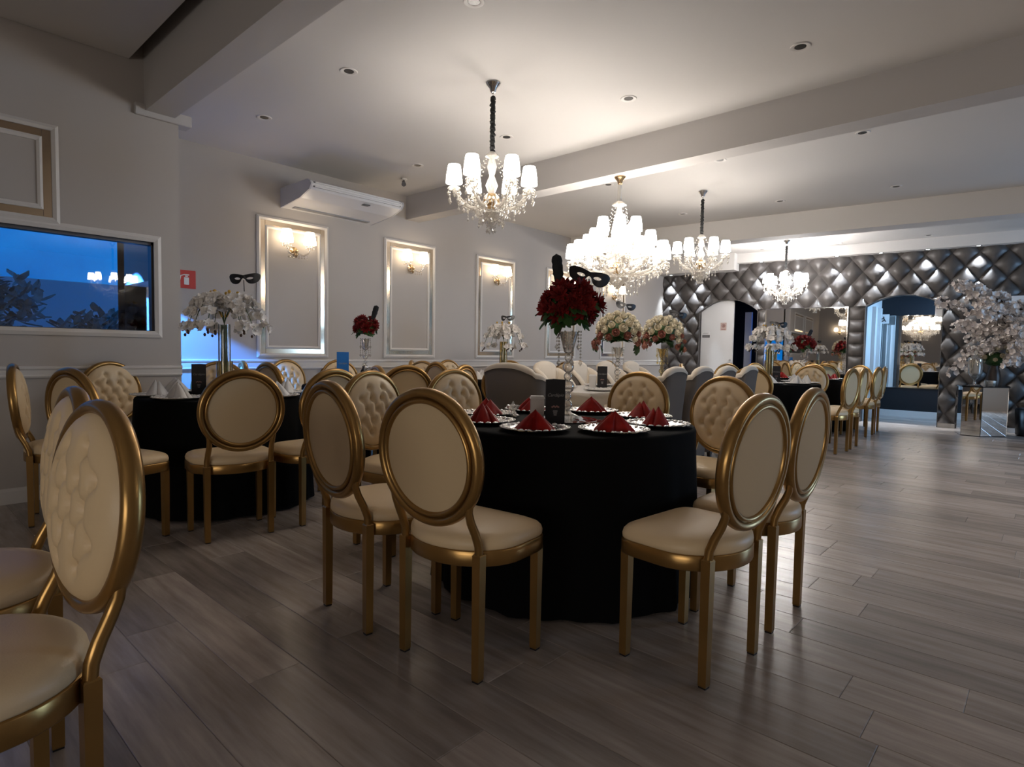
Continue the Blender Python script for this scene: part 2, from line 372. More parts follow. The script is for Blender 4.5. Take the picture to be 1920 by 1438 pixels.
# window in the near wall
win = struct(rect_frame(MB(), XN, WY0-.045, WY1+.03, WZ0-.03, WZ1+.045, .05, .02).build('window_1', M_TRIM))
f2 = MB()
for a in ((WY0, WY0+.03, WZ0, WZ1), (WY1-.03, WY1, WZ0, WZ1), (WY0, WY1, WZ0, WZ0+.025), (WY0, WY1, WZ1-.025, WZ1)): f2.box(XN-.10, XN-.03, *a)
f2.build('window_frame', mat('grey_aluminium', (.16, .16, .17), .4, metal=.6), win)
MB().box(XN-.075, XN-.069, WY0+.02, WY1-.02, WZ0+.02, WZ1-.02).build('pane', M_WINDOW, win)
# courtyard beyond the window
sbox('ground', M_GRASS, -16, XF-.25, -9, 1.6, -.2, -.02); sbox('ground', M_GRASS, XF-.25, XN-.2, -9, 1.6, -.2, -.02)
gw = MB().box(-10.2, -10, -8.5, 3.4, -.02, 1.95).build('garden_wall', M_GWALL); tag(gw, 'pale garden wall seen through the window in the left wall', 'garden wall')

# ------------------------------------------------------------------ back wall with quilted panels
def clip_half(poly, a, b, keep_left):                 # Sutherland-Hodgman against the line a->b
    out = []; s = 1 if keep_left else -1
    sd = lambda p: s*((b[0]-a[0])*(p[1]-a[1])-(b[1]-a[1])*(p[0]-a[0]))
    for i in range(len(poly)):
        p, q = poly[i], poly[(i+1) % len(poly)]; dp, dq = sd(p), sd(q)
        if dp >= 0: out.append(p)
        if (dp > 0 and dq < 0) or (dp < 0 and dq > 0):
            t = dp/(dp-dq); out.append((p[0]+(q[0]-p[0])*t, p[1]+(q[1]-p[1])*t))
    return out if len(out) > 2 else []
def area(p): return abs(sum(p[i][0]*p[(i+1) % len(p)][1]-p[(i+1) % len(p)][0]*p[i][1] for i in range(len(p))))/2
def subtract(polys, hole):                            # hole: convex, counter-clockwise
    res = []
    for poly in polys:
        r = poly
        for i in range(len(hole)):
            a, b = hole[i], hole[(i+1) % len(hole)]
            o = clip_half(r, a, b, False)
            if o and area(o) > 1e-6: res.append(o)
            r = clip_half(r, a, b, True)
            if not r: break
    return res
def keep(polys, conv):
    res = []
    for p in polys:
        for i in range(len(conv)):
            p = clip_half(p, conv[i], conv[(i+1) % len(conv)], True)
            if not p: break
        if p and area(p) > 1e-6: res.append(p)
    return res
def arch(u0, u1, zs, za, z0=-.05, n=10):              # counter-clockwise outline of an arched opening
    c = (u0+u1)/2; h = (u1-u0)/2; r = za-zs
    return [(u0, z0), (u1, z0)]+[(c+h*cos(pi*k/n), zs+r*(1-cos(pi*k/n)**2)) for k in range(n+1)]
A1 = arch(-2.875, -1.765, 1.945, 2.175); A2 = arch(0.0, 1.062, 1.965, 2.14)
WU0, WU1, WTOP = -3.66, 7.5, 2.84
slab = subtract(subtract([[(WU0, 0), (WU1, 0), (WU1, 3.3), (WU0, 3.3)]], A1), A2)
wb_ = MB()
def ext(mb, poly, o0, o1):
    n = len(poly); vs = [bw(p[0], p[1], o) for o in (o0, o1) for p in poly]
    mb.add(vs, [tuple(range(n)), tuple(range(2*n-1, n-1, -1))]+[(i, (i+1) % n, n+(i+1) % n, n+i) for i in range(n)])
for p in slab: ext(wb_, p, -.16, 0)
wall_back = struct(wb_.build('wall_back', M_TUFT)); recalc(wall_back.data)
MIR = [(-1.617, .50), (-.272, .50), (-.272, 1.965), (-1.617, 1.965)]
low = [(-1.765, 0), (0, 0), (0, 1.972), (-1.765, 1.972)]
REG = [(WU0, .075), (2.75, .075), (2.75, WTOP), (WU0, WTOP)]
hu, hz = .1735, .212
def tuft(kind, cu, cz, a, b, holes, rise):
    n = 6; polys = []
    for i in range(n):
        for j in range(n):
            q = []
            for s, t in ((i, j), (i+1, j), (i+1, j+1), (i, j+1)):
                s = 2*s/n-1; t = 2*t/n-1
                q.append(((s-t)/2*a*1.0, (s+t)/2*b*1.0) if kind == 'd' else (s*a, t*b))
            polys.append([(cu+x, cz+z) for x, z in q])
    whole = len(polys)
    polys = keep(polys, REG)
    for h in holes: polys = subtract(polys, h)
    if not polys: return
    def hgt(u, z):
        x, y = (u-cu)/a, (z-cz)/b
        if kind == 'd': s, t = x+y, y-x
        else: s, t = x, y
        s = min(1, abs(s)); t = min(1, abs(t))
        return .002+rise*((1-s**2.2)*(1-t**2.2))**.62
    mb = MB(); idx = {}
    for p in polys:
        f = []
        for u, z in p:
            k = (round(u, 4), round(z, 4))
            if k not in idx: idx[k] = len(mb.v); mb.v.append(tuple(bw(u, z, hgt(u, z))))
            if not f or f[-1] != idx[k]: f.append(idx[k])
        if len(set(f)) > 2: mb.f.append(tuple(dict.fromkeys(f)))
    o = mb.build('quilted_panel', M_TUFT, wall_back); recalc(o.data)
    for pl in o.data.polygons: pl.use_smooth = True
HOLES = [A1, A2, low]
for m_ in range(-24, 18):
    for k in range(-13, 6):
        if (m_+k) % 2: continue
        cu = -.067+hu*m_; cz = 2.345+hz*k
        if cu < WU0-hu or cu > 2.75+hu or cz > WTOP+hz or cz < -.1: continue
        tuft('d', cu, cz, hu*.985, hz*.985, HOLES, .072)
for i in range(9):
    tuft('s', -.128, .177+.208*i, .112, .100, [], .045)
    if i > 1: tuft('s', -1.69, .177+.208*i, .070, .100, [], .04)
sk = MB(); n_ = 0
for a, b in ((WU0, -2.875), (-1.765, 0.0), (1.062, 2.75)): ext(sk, [(a, 0), (b, 0), (b, .07), (a, .07)], 0, .03)
o = struct(sk.build('baseboard_back', M_TRIM)); recalc(o.data)
def arch_trim(name, A, m, o0, o1, wd):
    mb = MB(); P = [p for p in A[1:]]+[A[0]]; c = (A[0][0]+A[1][0])/2
    q = [(p[0]+(wd if p[0] > c else -wd)*(.7 if p[1] > A[3][1] else 1), p[1]+(wd if p[1] > A[2][1] else 0)) for p in P]; n = len(P)
    vs = [bw(u, max(z, 0), o) for o in (o0, o1) for u, z in P]+[bw(u, max(z, 0), o) for o in (o1, o0) for u, z in q]
    fs = []
    for r in range(3):
        for i in range(n-1): fs.append((r*n+i, r*n+i+1, (r+1)*n+i+1, (r+1)*n+i))
    mb.add(vs, fs); o = mb.build(name, m); recalc(o.data); return struct(o)
arch_trim('trim_20', A1, M_TUFT, -.16, .048, .012); arch_trim('trim_21', A2, M_TUFT, -.16, .048, .012)

# wall mirror between the arches
AM = radians(4.0)
mr = thing('wall_mirror', 'large frameless wall mirror on the quilted back wall between the two arches', 'mirror', bw(-.945, 1.2325, .012), AM)
MB().box(-.672, .672, -.006, .006, -.73, .73).build('mirror_glass', M_MIRROR, mr)
fr = MB()
for a in ((-.684, -.668, -.742, .742), (.668, .684, -.742, .742), (-.684, .684, .728, .742), (-.684, .684, -.742, -.728)): fr.box(a[0], a[1], -.012, .006, a[2], a[3])
fr.build('mirror_frame', M_CHROME, mr)

# first arch: white door leaf and a dark corridor behind it
leafp = keep([[(p[0], max(p[1], .01)) for p in A1]], [(-2.87, 0), (-2.235, 0), (-2.235, 3), (-2.87, 3)])[0]
d1 = MB(); ext(d1, leafp, -.10, -.055); door = struct(d1.build('door_1', M_WHITEW)); recalc(door.data)
e = .05; ins = [(min(max(u, -2.87+e), -2.235-e), min(max(z, .1), 2.17-e) if u < -2.4 else min(z, 2.165-e)) for u, z in leafp]
d1b = MB(); d1b.v = []
hx = MB().sphere(tuple(bw(-2.275, 1.0, -.03)), .02).tube([bw(-2.275, 1.0, -.06), bw(-2.275, 1.0, -.03)], .009, 8); hx.build('door_knob', M_CHROME, door, smooth=True)
cr = MB()
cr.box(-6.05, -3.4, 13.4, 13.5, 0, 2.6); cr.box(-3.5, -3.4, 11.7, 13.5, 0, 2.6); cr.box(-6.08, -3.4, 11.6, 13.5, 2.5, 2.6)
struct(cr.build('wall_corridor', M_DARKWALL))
struct(MB().box(-4.85, -4.71, 12.55, 12.6, 0, 2.0).build('door_2', M_WHITEW))
struct(MB().box(-4.10, -4.0, 12.15, 12.2, 0, 2.0).build('trim_22', M_WHITEW))
sg = thing('door_sign', 'small white and red pictogram sign on the white arched door', 'sign', bw(-2.425, 1.66, -.055), AB)
MB().box(-.058, .058, -.004, 0, -.075, .075).build('board', mat('pale_pink_board', (.55, .42, .38), .5), sg)
pic = MB(); pic.lathe([(.036, 0), (.036, .002), (.028, .002), (.028, 0)], 20, Matrix.Translation((0, -.004, .012)) @ Matrix.Rotation(pi/2, 4, 'X')); pic.box(-.009, .009, -.0065, -.004, -.01, .03); pic.box(-.04, .04, -.0065, -.004, -.062, -.05)
pic.build('pictogram', M_INKP, sg)
sg = thing('door_plate', 'small grey and white nameplate on the left of the white arched door', 'sign', bw(-2.765, 1.5, -.055), AB)
MB().box(-.075, .075, -.004, 0, -.058, -.008).build('name_strip', M_GREYS, sg); MB().box(-.075, .075, -.004, 0, -.006, .058).build('nameplate', M_SIGNW, sg)
ln = MB(); ln.box(-.06, .06, -.0055, -.004, .03, .036); ln.box(-.06, .04, -.0055, -.004, .014, .02); ln.box(-.05, .05, -.0055, -.004, -.036, -.028); ln.build('print', M_INK, sg)

# second arch: vestibule with a mirror over a navy panel
al = MB(); al.box(-2.6, -2.5, 11.72, 13.3, 0, 2.6); struct(al.build('wall_vestibule_left', M_WHITEW))
struct(MB().box(-2.6, -.9, 13.2, 13.3, 0, 2.6).build('wall_vestibule_back', M_DARKWALL))
struct(MB().box(-1.0, -.9, 11.9, 13.3, 0, 2.6).build('wall_vestibule_right', M_WHITEW))
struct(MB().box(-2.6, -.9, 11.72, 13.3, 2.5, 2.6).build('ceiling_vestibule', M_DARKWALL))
struct(MB().box(-2.5, -1.0, 13.165, 13.2, 0, .12).build('baseboard_vestibule', M_WHITEW))
struct(MB().box(-2.5, -2.44, 12.42, 12.56, 0, 2.02).build('trim_23', M_WHITEW)); struct(MB().box(-2.5, -2.44, 12.86, 12.96, 0, 2.02).build('trim_24', M_WHITEW))
vm = thing('vestibule_mirror', 'tall mirror over the navy panel inside the right arch', 'mirror', (-1.75, 13.19, 1.235), 0)
MB().box(-.72, .74, -.006, .006, -.675, .66).build('mirror_glass', M_MIRROR, vm)
MB().box(-.73, .75, -.012, .006, -.69, -.675).build('mirror_rail', M_CHROME, vm)
sg = thing('hanging_sign', 'white square sign with a dark figure on the left side of the right arch', 'sign', (-2.40, 12.9, 1.82), 0)
MB().box(-.085, .085, -.005, .005, -.085, .085).build('board', M_SIGNW, sg)
fg = MB(); fg.sphere((-.005, -.007, .035), .013, 8, 5, (1, .3, 1)); fg.tube([(-.005, -.007, .02), (.01, -.007, -.02)], .010, 6); fg.tube([(.01, -.007, -.02), (.035, -.007, -.05)], .008, 6); fg.tube([(.005, -.007, -.02), (-.03, -.007, -.05)], .008, 6); fg.tube([(0, -.007, .012), (-.04, -.007, .0)], .007, 6); fg.build('pictogram', M_BLACK, sg)
sg = thing('blue_notice', 'small pale blue notice at the right edge of the right arch', 'sign', bw(1.02, 1.86, .02), AB)
MB().box(-.055, .055, -.004, .004, -.09, .09).build('board', M_SIGNW, sg); MB().box(-.04, .04, -.0055, -.004, .03, .05).build('print', M_INK, sg)
sg = thing('white_notice', 'white notice on the dark quilted wall beside the blossom tree', 'sign', bw(1.97, 1.94, .06), AB)
MB().box(-.075, .075, -.004, .004, -.12, .12).build('board', M_SIGNW, sg); MB().box(.01, .05, -.0055, -.004, .03, .05).build('print', M_YEL, sg); MB().box(-.05, .05, -.0055, -.004, -.11, -.1).build('print', M_INK, sg)

# fire extinguisher sign
sg = thing('extinguisher_sign', 'red square fire extinguisher sign at the corner of the recessed left wall', 'sign', (XF+.003, 2.105, 1.725), 0)
MB().bbox(-.003, .003, -.082, .082, -.085, .085, .002).build('board', M_SIGNR, sg)
pk = MB(); pk.bbox(.003, .0045, -.022, .022, -.05, .018, .0006); pk.bbox(.003, .0045, -.012, .012, .022, .034, .0006); pk.bbox(.003, .0045, -.024, .024, .037, .047, .0006)
pk.tube([(.004, -.02, .042), (.004, -.05, .03), (.004, -.058, -.01)], .005, 6); pk.build('extinguisher_symbol', M_SIGNW, sg)

# ------------------------------------------------------------------ downlights
def downlight_mesh():
    r = MB().shell([(.034, .014), (.036, -.001), (.052, -.006), (.058, -.005), (.062, .002)], 24)
    return r
DL = thing('downlight', '', 'downlight'); 
downlight_mesh().build('trim_ring', M_TRIM, DL, smooth=True); MB().lathe([(.0, -.0022), (.033, -.0022), (.035, .002)], 20).build('lamp_glass', M_LENS, DL, smooth=True)
DLS = [(-2.45, 2.33, 'unlit round downlight at the top edge of the photo, cut by the frame'), (-3.70, 2.34, 'unlit round downlight left of the nearest black-chained chandelier, first row'), (-4.97, 2.34, 'unlit round downlight nearest the near left wall corner'),
 (-1.26, 3.98, 'unlit round downlight at the upper right, in front of the second beam'), (-2.465, 3.955, 'unlit white downlight right of the nearest chandelier chain, before the second beam'), (-3.72, 3.96, 'unlit downlight just right of the nearest chandelier chain, lower down'), (-4.99, 3.97, 'unlit downlight over the air conditioner corner'),
 (-1.31, 5.82, 'unlit downlight behind the second beam at the right'), (-2.53, 5.76, 'unlit downlight behind the second beam, above the large chandelier on its right'), (-3.85, 5.80, 'unlit downlight behind the large chandelier stem, by the second beam'),
 (-3.85, 7.63, 'unlit downlight between the large chandelier and the third beam'), (-1.41, 7.86, 'unlit downlight near the third beam at the far right'), (-2.61, 7.73, 'unlit downlight near the third beam right of the far black chain'),
 (-3.99, 10.99, 'unlit downlight beyond the third beam, left of the last chandelier'), (-1.55, 11.25, 'unlit downlight beyond the third beam at the far right')]
for i, (x, y, lb) in enumerate(DLS):
    if i == 0: DL.location = (x, y, CE); DL['label'] = lb; DL['group'] = 'ceiling downlights'
    else: dup(DL, (x, y, CE), label=lb)
ll = thing('lit_downlight', 'small glowing downlight in the ceiling beyond the third beam', 'downlight', (-2.79, 11.17, CE)); downlight_mesh().build('trim_ring', M_TRIM, ll, smooth=True); MB().lathe([(0, -.002), (.03, -.002), (.03, .004)], 16).build('lamp_glass', M_HINT, ll)
WL = [-3.46, -2.90, -1.71, -1.09, -.46, .19, .83, 1.47]
wn_ = ['leftmost', 'second', 'third', 'fourth', 'fifth', 'sixth', 'seventh', 'last']
for i, u in enumerate(WL):
    z = 2.70 if u < -2.13 else 2.835; p = bw(u, z, .135)
    s = thing('wall_washer', wn_[i]+' lit spotlight from the left in the soffit over the quilted back wall', 'downlight', p, 0, 'soffit spotlights')
    MB().shell([(.024, .01), (.026, -.002), (.044, -.005), (.048, .002)], 20).build('trim_ring', M_CHROME, s, smooth=True)
    MB().lathe([(0, -.001), (.026, -.001), (.026, .004)], 16).build('lamp_glass', M_HINT, s)
    q = bw(u, 1.2, .02)
    light('spot_lamp', 'SPOT', (p.x, p.y, p.z-.015), 170, (.80, .90, 1.0), target=q, spot_size=radians(58), spot_blend=.9, shadow_soft_size=.02).parent = None

# unseen downlights added on the right side of the hall to brighten the floor there
for i, (x, y) in enumerate(((1.25, 5.82), (1.25, 7.80))):
    s = thing('lit_downlight', ['nearer', 'farther'][i]+' unseen downlight added in the right half of the ceiling to brighten the floor', 'downlight', (x, y, CE), 0, 'added ceiling downlights on the right')
    downlight_mesh().build('trim_ring', M_TRIM, s, smooth=True); MB().lathe([(0, -.003), (.03, -.003), (.032, .002)], 16).build('lamp_glass', M_HINT, s)
    light('spot_lamp', 'SPOT', (x, y, CE-.012), 85, (1.0, .93, .85), target=(x-.35, y, 0), spot_size=radians(100), spot_blend=.9, shadow_soft_size=.03)
light('spot_lamp', 'SPOT', (4.1, 11.1, CE-.01), 90, (1.0, .90, .78), target=(5.0, 11.1, .6), spot_size=radians(90), spot_blend=.9, shadow_soft_size=.03)  # added lamp without a fixture, brightens the right wall mirrored in the pedestal
# ceiling sensor
sn = thing('ceiling_sensor', 'small dark swivel lamp on the ceiling above the air conditioner', 'sensor', (-5.49, 4.18, CE))
MB().lathe([(.035, 0), (.035, -.012), (.02, -.018)], 16).build('base', M_TRIM, sn, smooth=True)
MB().tube([(0, 0, -.015), (.01, -.01, -.04)], .008, 8).tube([(-.01, .0, -.035), (.035, -.03, -.075)], [.018, .026], 12).build('swivel_head', M_GREYS, sn, smooth=True)

# air conditioner
ac = thing('air_conditioner', 'long white split air conditioner high on the recessed left wall', 'air conditioner', (XF, 3.58, 2.66))
P = [(0.0, .10), (.55, .10), (.605, .075), (.62, .045), (.585, .0), (.40, -.055), (.0, -.095)]
mb = MB(); n = len(P); y0, y1 = -.535, .56
mb.add([(a, y, b) for y in (y0, y1) for a, b in P], [tuple(range(n)), tuple(range(2*n-1, n-1, -1))]+[(i, (i+1) % n, n+(i+1) % n, n+i) for i in range(n)])
o = mb.build('casing', M_ACW, ac); recalc(o.data)
for y, nm in ((-.55, 'side_panel'), (.56, 'side_panel')):
    mb = MB(); mb.add([(a*1.01, yy, b*1.03) for yy in (y, y+.016) for a, b in P], [tuple(range(n)), tuple(range(2*n-1, n-1, -1))]+[(i, (i+1) % n, n+(i+1) % n, n+i) for i in range(n)])
    o = mb.build(nm, mat('pale_grey_plastic', (.50, .50, .54), .4), ac); recalc(o.data)
for k in range(3):
    z = .066-.019*k; MB().bbox(.588+.008*(1-k), .632-.006*k, -.50, .525, z-.006, z+.004, .002).build('louvre', M_ACW, ac)
MB().box(.575, .612, -.515, .54, .022, .074).build('vent_slot', M_GREYS, ac)
MB().bbox(.50, .56, .10, .18, -.026, -.016, .003).build('badge', M_GREYS, ac)
MB().box(.05, .12, -.45, .47, -.094, -.083).build('intake_grille', mat('grey_grille', (.3, .3, .31), .5), ac)

# ================================================================== CHAIRS
def d_outline(s=1.0, n=40):                       # seat outline: flat front, round back
    pts = []
    for k in range(n):
        a = 2*pi*k/n; c, q = cos(a), sin(a)
        if q >= 0:
            e = 2/6.5; pts.append((.229*s*math.copysign(abs(c)**(e if abs(c) > .02 else 1), c), .190*s*abs(q)**e))
        else: pts.append((.229*s*c, .192*s*q))
    return pts
def ring_mesh(mb, A, B, yc, rx, ry, tilt_m, n=56, m=10):      # elliptical torus with an oval section
    vs = []; fs = []
    for i in range(n):
        a = 2*pi*i/n; nx, nz = cos(a)*B, sin(a)*A; L = sqrt(nx*nx+nz*nz); nx /= L; nz /= L
        for k in range(m):
            w = 2*pi*k/m; vs.append(tilt_m @ Vector((A*cos(a)+nx*rx*cos(w), yc+ry*sin(w), B*sin(a)+nz*rx*cos(w))))
    for i in range(n):
        for k in range(m): fs.append((i*m+k, i*m+(k+1) % m, ((i+1) % n)*m+(k+1) % m, ((i+1) % n)*m+k))
    return mb.add(vs, fs)
TILT = .092
TM = Matrix.Translation((0, -.214, .742)) @ Matrix.Rotation(TILT, 4, 'X')
def chair_proto():
    t = thing('dining_chair', '', 'chair')
    # seat frame band and cushion
    o = d_outline(1.0); n = len(o); prof = [(1.0, .383), (1.010, .386), (1.010, .433), (1.0, .436)]
    mb = MB(); vs = [(x*s, y*s, z) for s, z in prof for x, y in o]
    mb.add(vs, [(r*n+i, r*n+(i+1) % n, (r+1)*n+(i+1) % n, (r+1)*n+i) for r in range(3) for i in range(n)]+[tuple(range(n-1, -1, -1)), tuple(3*n+i for i in range(n))])
    mb.build('seat_frame', M_GOLD, t, angle=60)
    cs = [(.97, .433), (.998, .441), (1.002, .454), (.985, .468), (.94, .479), (.84, .488), (.6, .495), (.3, .498), (.02, .499)]
    mb = MB(); vs = [(x*s, y*s, z) for s, z in cs for x, y in o]
    mb.add(vs, [(r*n+i, r*n+(i+1) % n, (r+1)*n+(i+1) % n, (r+1)*n+i) for r in range(len(cs)-1) for i in range(n)]+[tuple(range(n-1, -1, -1)), tuple((len(cs)-1)*n+i for i in range(n))])
    mb.build('seat', M_CREAM, t, smooth=True, angle=80)
    # legs
    for x, y, top in ((-.172, -.150, .432), (.172, -.150, .432), (-.196, .154, .395), (.196, .154, .395)):
        mb = MB(); a, b = .0165, .0145
        vs = [(x+sx*q, y+sy*q, z) for z, q in ((.004, b-.002), (.010, b), (top-.004, a), (top, a-.003)) for sx, sy in ((-1, -1), (1, -1), (1, 1), (-1, 1))]
        mb.add(vs, [(r*4+i, r*4+(i+1) % 4, (r+1)*4+(i+1) % 4, (r+1)*4+i) for r in range(3) for i in range(4)]+[(3, 2, 1, 0), (12, 13, 14, 15)])
        lg = mb.build('leg', M_GOLD, t)
        MB().box(x-.013, x+.013, y-.013, y+.013, 0, .005).build('foot_glide', M_BLACK, lg)
    # oval back: double-bead frame, padded tufted front, flat fabric back
    mb = MB(); ring_mesh(mb, .2165, .2185, 0, .0175, .023, TM); ring_mesh(mb, .1905, .1925, -.010, .0095, .0135, TM); ring_mesh(mb, .203, .205, .002, .010, .012, TM)
    mb.build('back_frame', M_GOLD, t, smooth=True, angle=80)
    mb = MB(); k = 40
    vs = [TM @ Vector((.190*r*cos(2*pi*i/k), -.012-.005*(1-r*r), .192*r*sin(2*pi*i/k))) for r in (1, .8, .5, .2) for i in range(k)]
    mb.add(vs, [(r*k+i, r*k+(i+1) % k, (r+1)*k+(i+1) % k, (r+1)*k+i) for r in range(3) for i in range(k)]+[tuple(3*k+i for i in range(k))])
    mb.build('back_panel', M_LINEN, t, smooth=True)
    T = []
    for r, z in enumerate((-.125, -.06, .005, .07, .135)):
        xs = (-.115, -.038, .038, .115) if r % 2 else (-.077, 0, .077)
        if r in (0, 4): xs = (-.05, .05)
        T += [(x, z) for x in xs]
    SEG = [(a, b) for i, a in enumerate(T) for b in T[i+1:] if abs(a[1]-b[1]) > .05 and (a[0]-b[0])**2+(a[1]-b[1])**2 < .0085]
    def sd(p, a, b):
        vx, vy = b[0]-a[0], b[1]-a[1]; h = max(0, min(1, ((p[0]-a[0])*vx+(p[1]-a[1])*vy)/(vx*vx+vy*vy))); return (p[0]-a[0]-h*vx)**2+(p[1]-a[1]-h*vy)**2
    N = 38; vs = []; fs = []
    for i in range(N+1):
        for j in range(N+1):
            s, q = 2*i/N-1, 2*j/N-1; x = s*sqrt(1-q*q/2); z = q*sqrt(1-s*s/2); r2 = min(1, x*x+z*z)
            p = (x*.204, z*.206); h = .006+.040*(1-r2**2.2)**.75
            h -= .021*sum(exp(-((p[0]-a)**2+(p[1]-b)**2)/.00026) for a, b in T)*(1-r2**4)
            h -= .0105*max(exp(-sd(p, a, b)/.00007) for a, b in SEG)*(1-r2**4)
            vs.append(TM @ Vector((p[0], .006+max(h, .002), p[1])))
    for i in range(N):
        for j in range(N): a = i*(N+1)+j; fs.append((a, a+N+1, a+N+2, a+1))
    MB().add(vs, fs).build('backrest', M_CREAM, t, smooth=True, angle=80)
    for s in (-1, 1):
        pth = [(s*.172, -.150, .425), (s*.172, -.153, .46), (s*.170, -.168, .50), (s*.1675, -.190, .545), (s*.170, -.203, .58), (s*.180, -.206, .625), (s*.192, -.209, .66)]
        MB().tube(pth, [.0150, .0150, .0150, .0145, .0135, .0115, .008], 10).build('back_post', M_GOLD, t, smooth=True, angle=70)
    return t
CH = chair_proto(); CH_USED = [False]
def chair(x, y, deg, label, group):
    if not CH_USED[0]:
        CH_USED[0] = True; c = CH; c.location = (x, y, 0); c.rotation_euler = (0, 0, radians(deg)); c['label'] = label
    else: c = dup(CH, (x, y, 0), radians(deg), label)
    c['group'] = group
    return c
G1, G2, G3, G4, G6, G7 = ('chairs around the front table', 'chairs around the left table with white napkins', 'chairs around the table with the blue card', 'chairs around the far orchid table by the left wall', 'chairs around the right white-napkin table', 'chairs around the far red-napkin table')
# front table
chair(-1.556, 1.490, 6, 'gold oval-back chair in the centre front, back turned to us, beige panel', G1)
chair(-2.074, 1.465, -5, 'gold oval-back chair just left of the front centre chair, seen half from behind', G1)
chair(-.942, 2.041, 84.8, 'gold oval-back chair nearest on the right of the front table, side on', G1)
chair(-.942, 2.591, 90, 'gold oval-back chair directly behind the right front chair, overlapping it', G1)
chair(-1.50, 3.27, 168, 'gold oval chair showing its tufted front on the right far side of the front table', G1)
chair(-2.11, 3.42, 184, 'gold oval chair with tufted front behind the two rightmost red napkins of the front table', G1)
chair(-2.74, 2.66, -95, 'gold oval chair with tufted front behind the leftmost red napkins', G1)
chair(-2.74, 2.06, -82, 'gold oval chair with a tufted front half hidden behind the centre front chair', G1)
# left table
chair(-3.578, 1.481, 82, 'gold round-back chair with brown back panel squarely facing the black left table', G2)
chair(-3.56, 1.99, 94, 'gold round-back chair partly covered by the narrow oval chair of the front table', G2)
chair(-3.90, .97, 17, 'gold oval-back chair with brown panel behind the two tall chairs at the left edge', G2)
chair(-4.62, .86, -13, 'gold oval chair seen edge on at the far left against the chair rail', G2)
chair(-4.985, 1.33, -72, 'gold chair with tufted front standing against the near left wall under the window', G2)
chair(-5.16, 1.97, -128, 'gold chair with tufted front behind the dark menu card of the left table', G2)
chair(-3.92, 2.47, 165, 'shaded gold chair with tufted front right of the blue card', G2)
# foreground pair
G0 = 'chairs at the left edge of the picture'
chair(-1.559, .132, 185, 'large gold chair in the left foreground with cream tufted back', G0)
chair(-2.134, .194, 178, 'second cream tufted chair behind the large one in the left foreground', G0)
# table with the blue card
chair(-5.44, 2.60, -14, 'small gold chair with bluish back panel, the left one of two by the recess corner', G3)
chair(-4.94, 2.56, 6, 'small gold chair with bluish back panel, the right one of two by the recess corner', G3)
chair(-5.82, 3.10, -82, 'gold chair with tufted front under the first lit wall moulding', G3)
chair(-5.82, 3.66, -100, 'gold chair with tufted front against the recessed wall behind the blue card', G3)
chair(-4.14, 3.12, 68, 'gold chair seen from behind just left of the blue card', G3)
chair(-4.19, 3.66, 104, 'gold chair seen from behind under the second lit wall moulding', G3)
chair(-5.32, 4.16, 196, 'gold chair with tufted front on the far side of the blue card table', G3)
# far orchid table
chair(-4.42, 4.72, 43, 'gold chair with a bright cream back panel between the front table and the far orchids', G4)
chair(-4.95, 4.46, -3, 'brown-backed gold chair in front of the far orchid table, left one', G4)
chair(-5.62, 4.70, -45, 'gold chair with its dark tufted side to the left wall, near the third moulding', G4)
chair(-5.82, 5.36, -90, 'gold chair against the left wall behind the far orchid table', G4)
chair(-5.55, 6.02, -140, 'gold chair on the far side of the orchid table by the left wall', G4)
chair(-4.90, 6.19, 172, 'gold chair top showing above the ivory armchair, beyond the far orchids', G4)
# right table with white napkins
chair(-2.62, 7.12, 14, 'gold oval chair half hidden by the last ivory wing chair of the right row', G6)
chair(-1.92, 7.60, 84, 'gold chair side on at the aisle, first of the nearer aisle pair', G6)
chair(-1.92, 8.13, 92, 'gold chair side on at the aisle, second of the nearer aisle pair', G6)
chair(-2.52, 8.92, 192, 'gold chair with tufted front behind the two white napkins of the right table', G6)
chair(-3.60, 7.75, -70, 'gold chair on the far left side of the right white-napkin table', G6)
chair(-3.42, 8.56, -130, 'gold chair with tufted front behind the tall orchid vase of the right table', G6)
# far red-napkin table
chair(-2.04, 9.56, 88, 'gold chair side on at the aisle, first of the farther aisle pair', G7)
chair(-2.06, 10.06, 94, 'gold chair side on at the aisle, second of the farther aisle pair', G7)
chair(-2.42, 10.72, 155, 'gold chair with tufted front under the back wall mirror, right one', G7)
chair(-3.05, 10.78, 182, 'gold chair with tufted front under the back wall mirror, middle one', G7)
chair(-3.64, 10.34, -120, 'gold chair with tufted front under the back wall mirror, left one', G7)
chair(-3.60, 9.45, -65, 'gold chair on the left side of the far red-napkin table', G7)
# by the back of the left wall
G8 = 'chairs by the far end of the left wall'
chair(-5.55, 8.05, -75, 'gold chair against the left wall beyond the ivory wing chairs, near one', G8)
chair(-5.50, 8.75, -95, 'gold chair against the left wall beyond the ivory wing chairs, far one', G8)

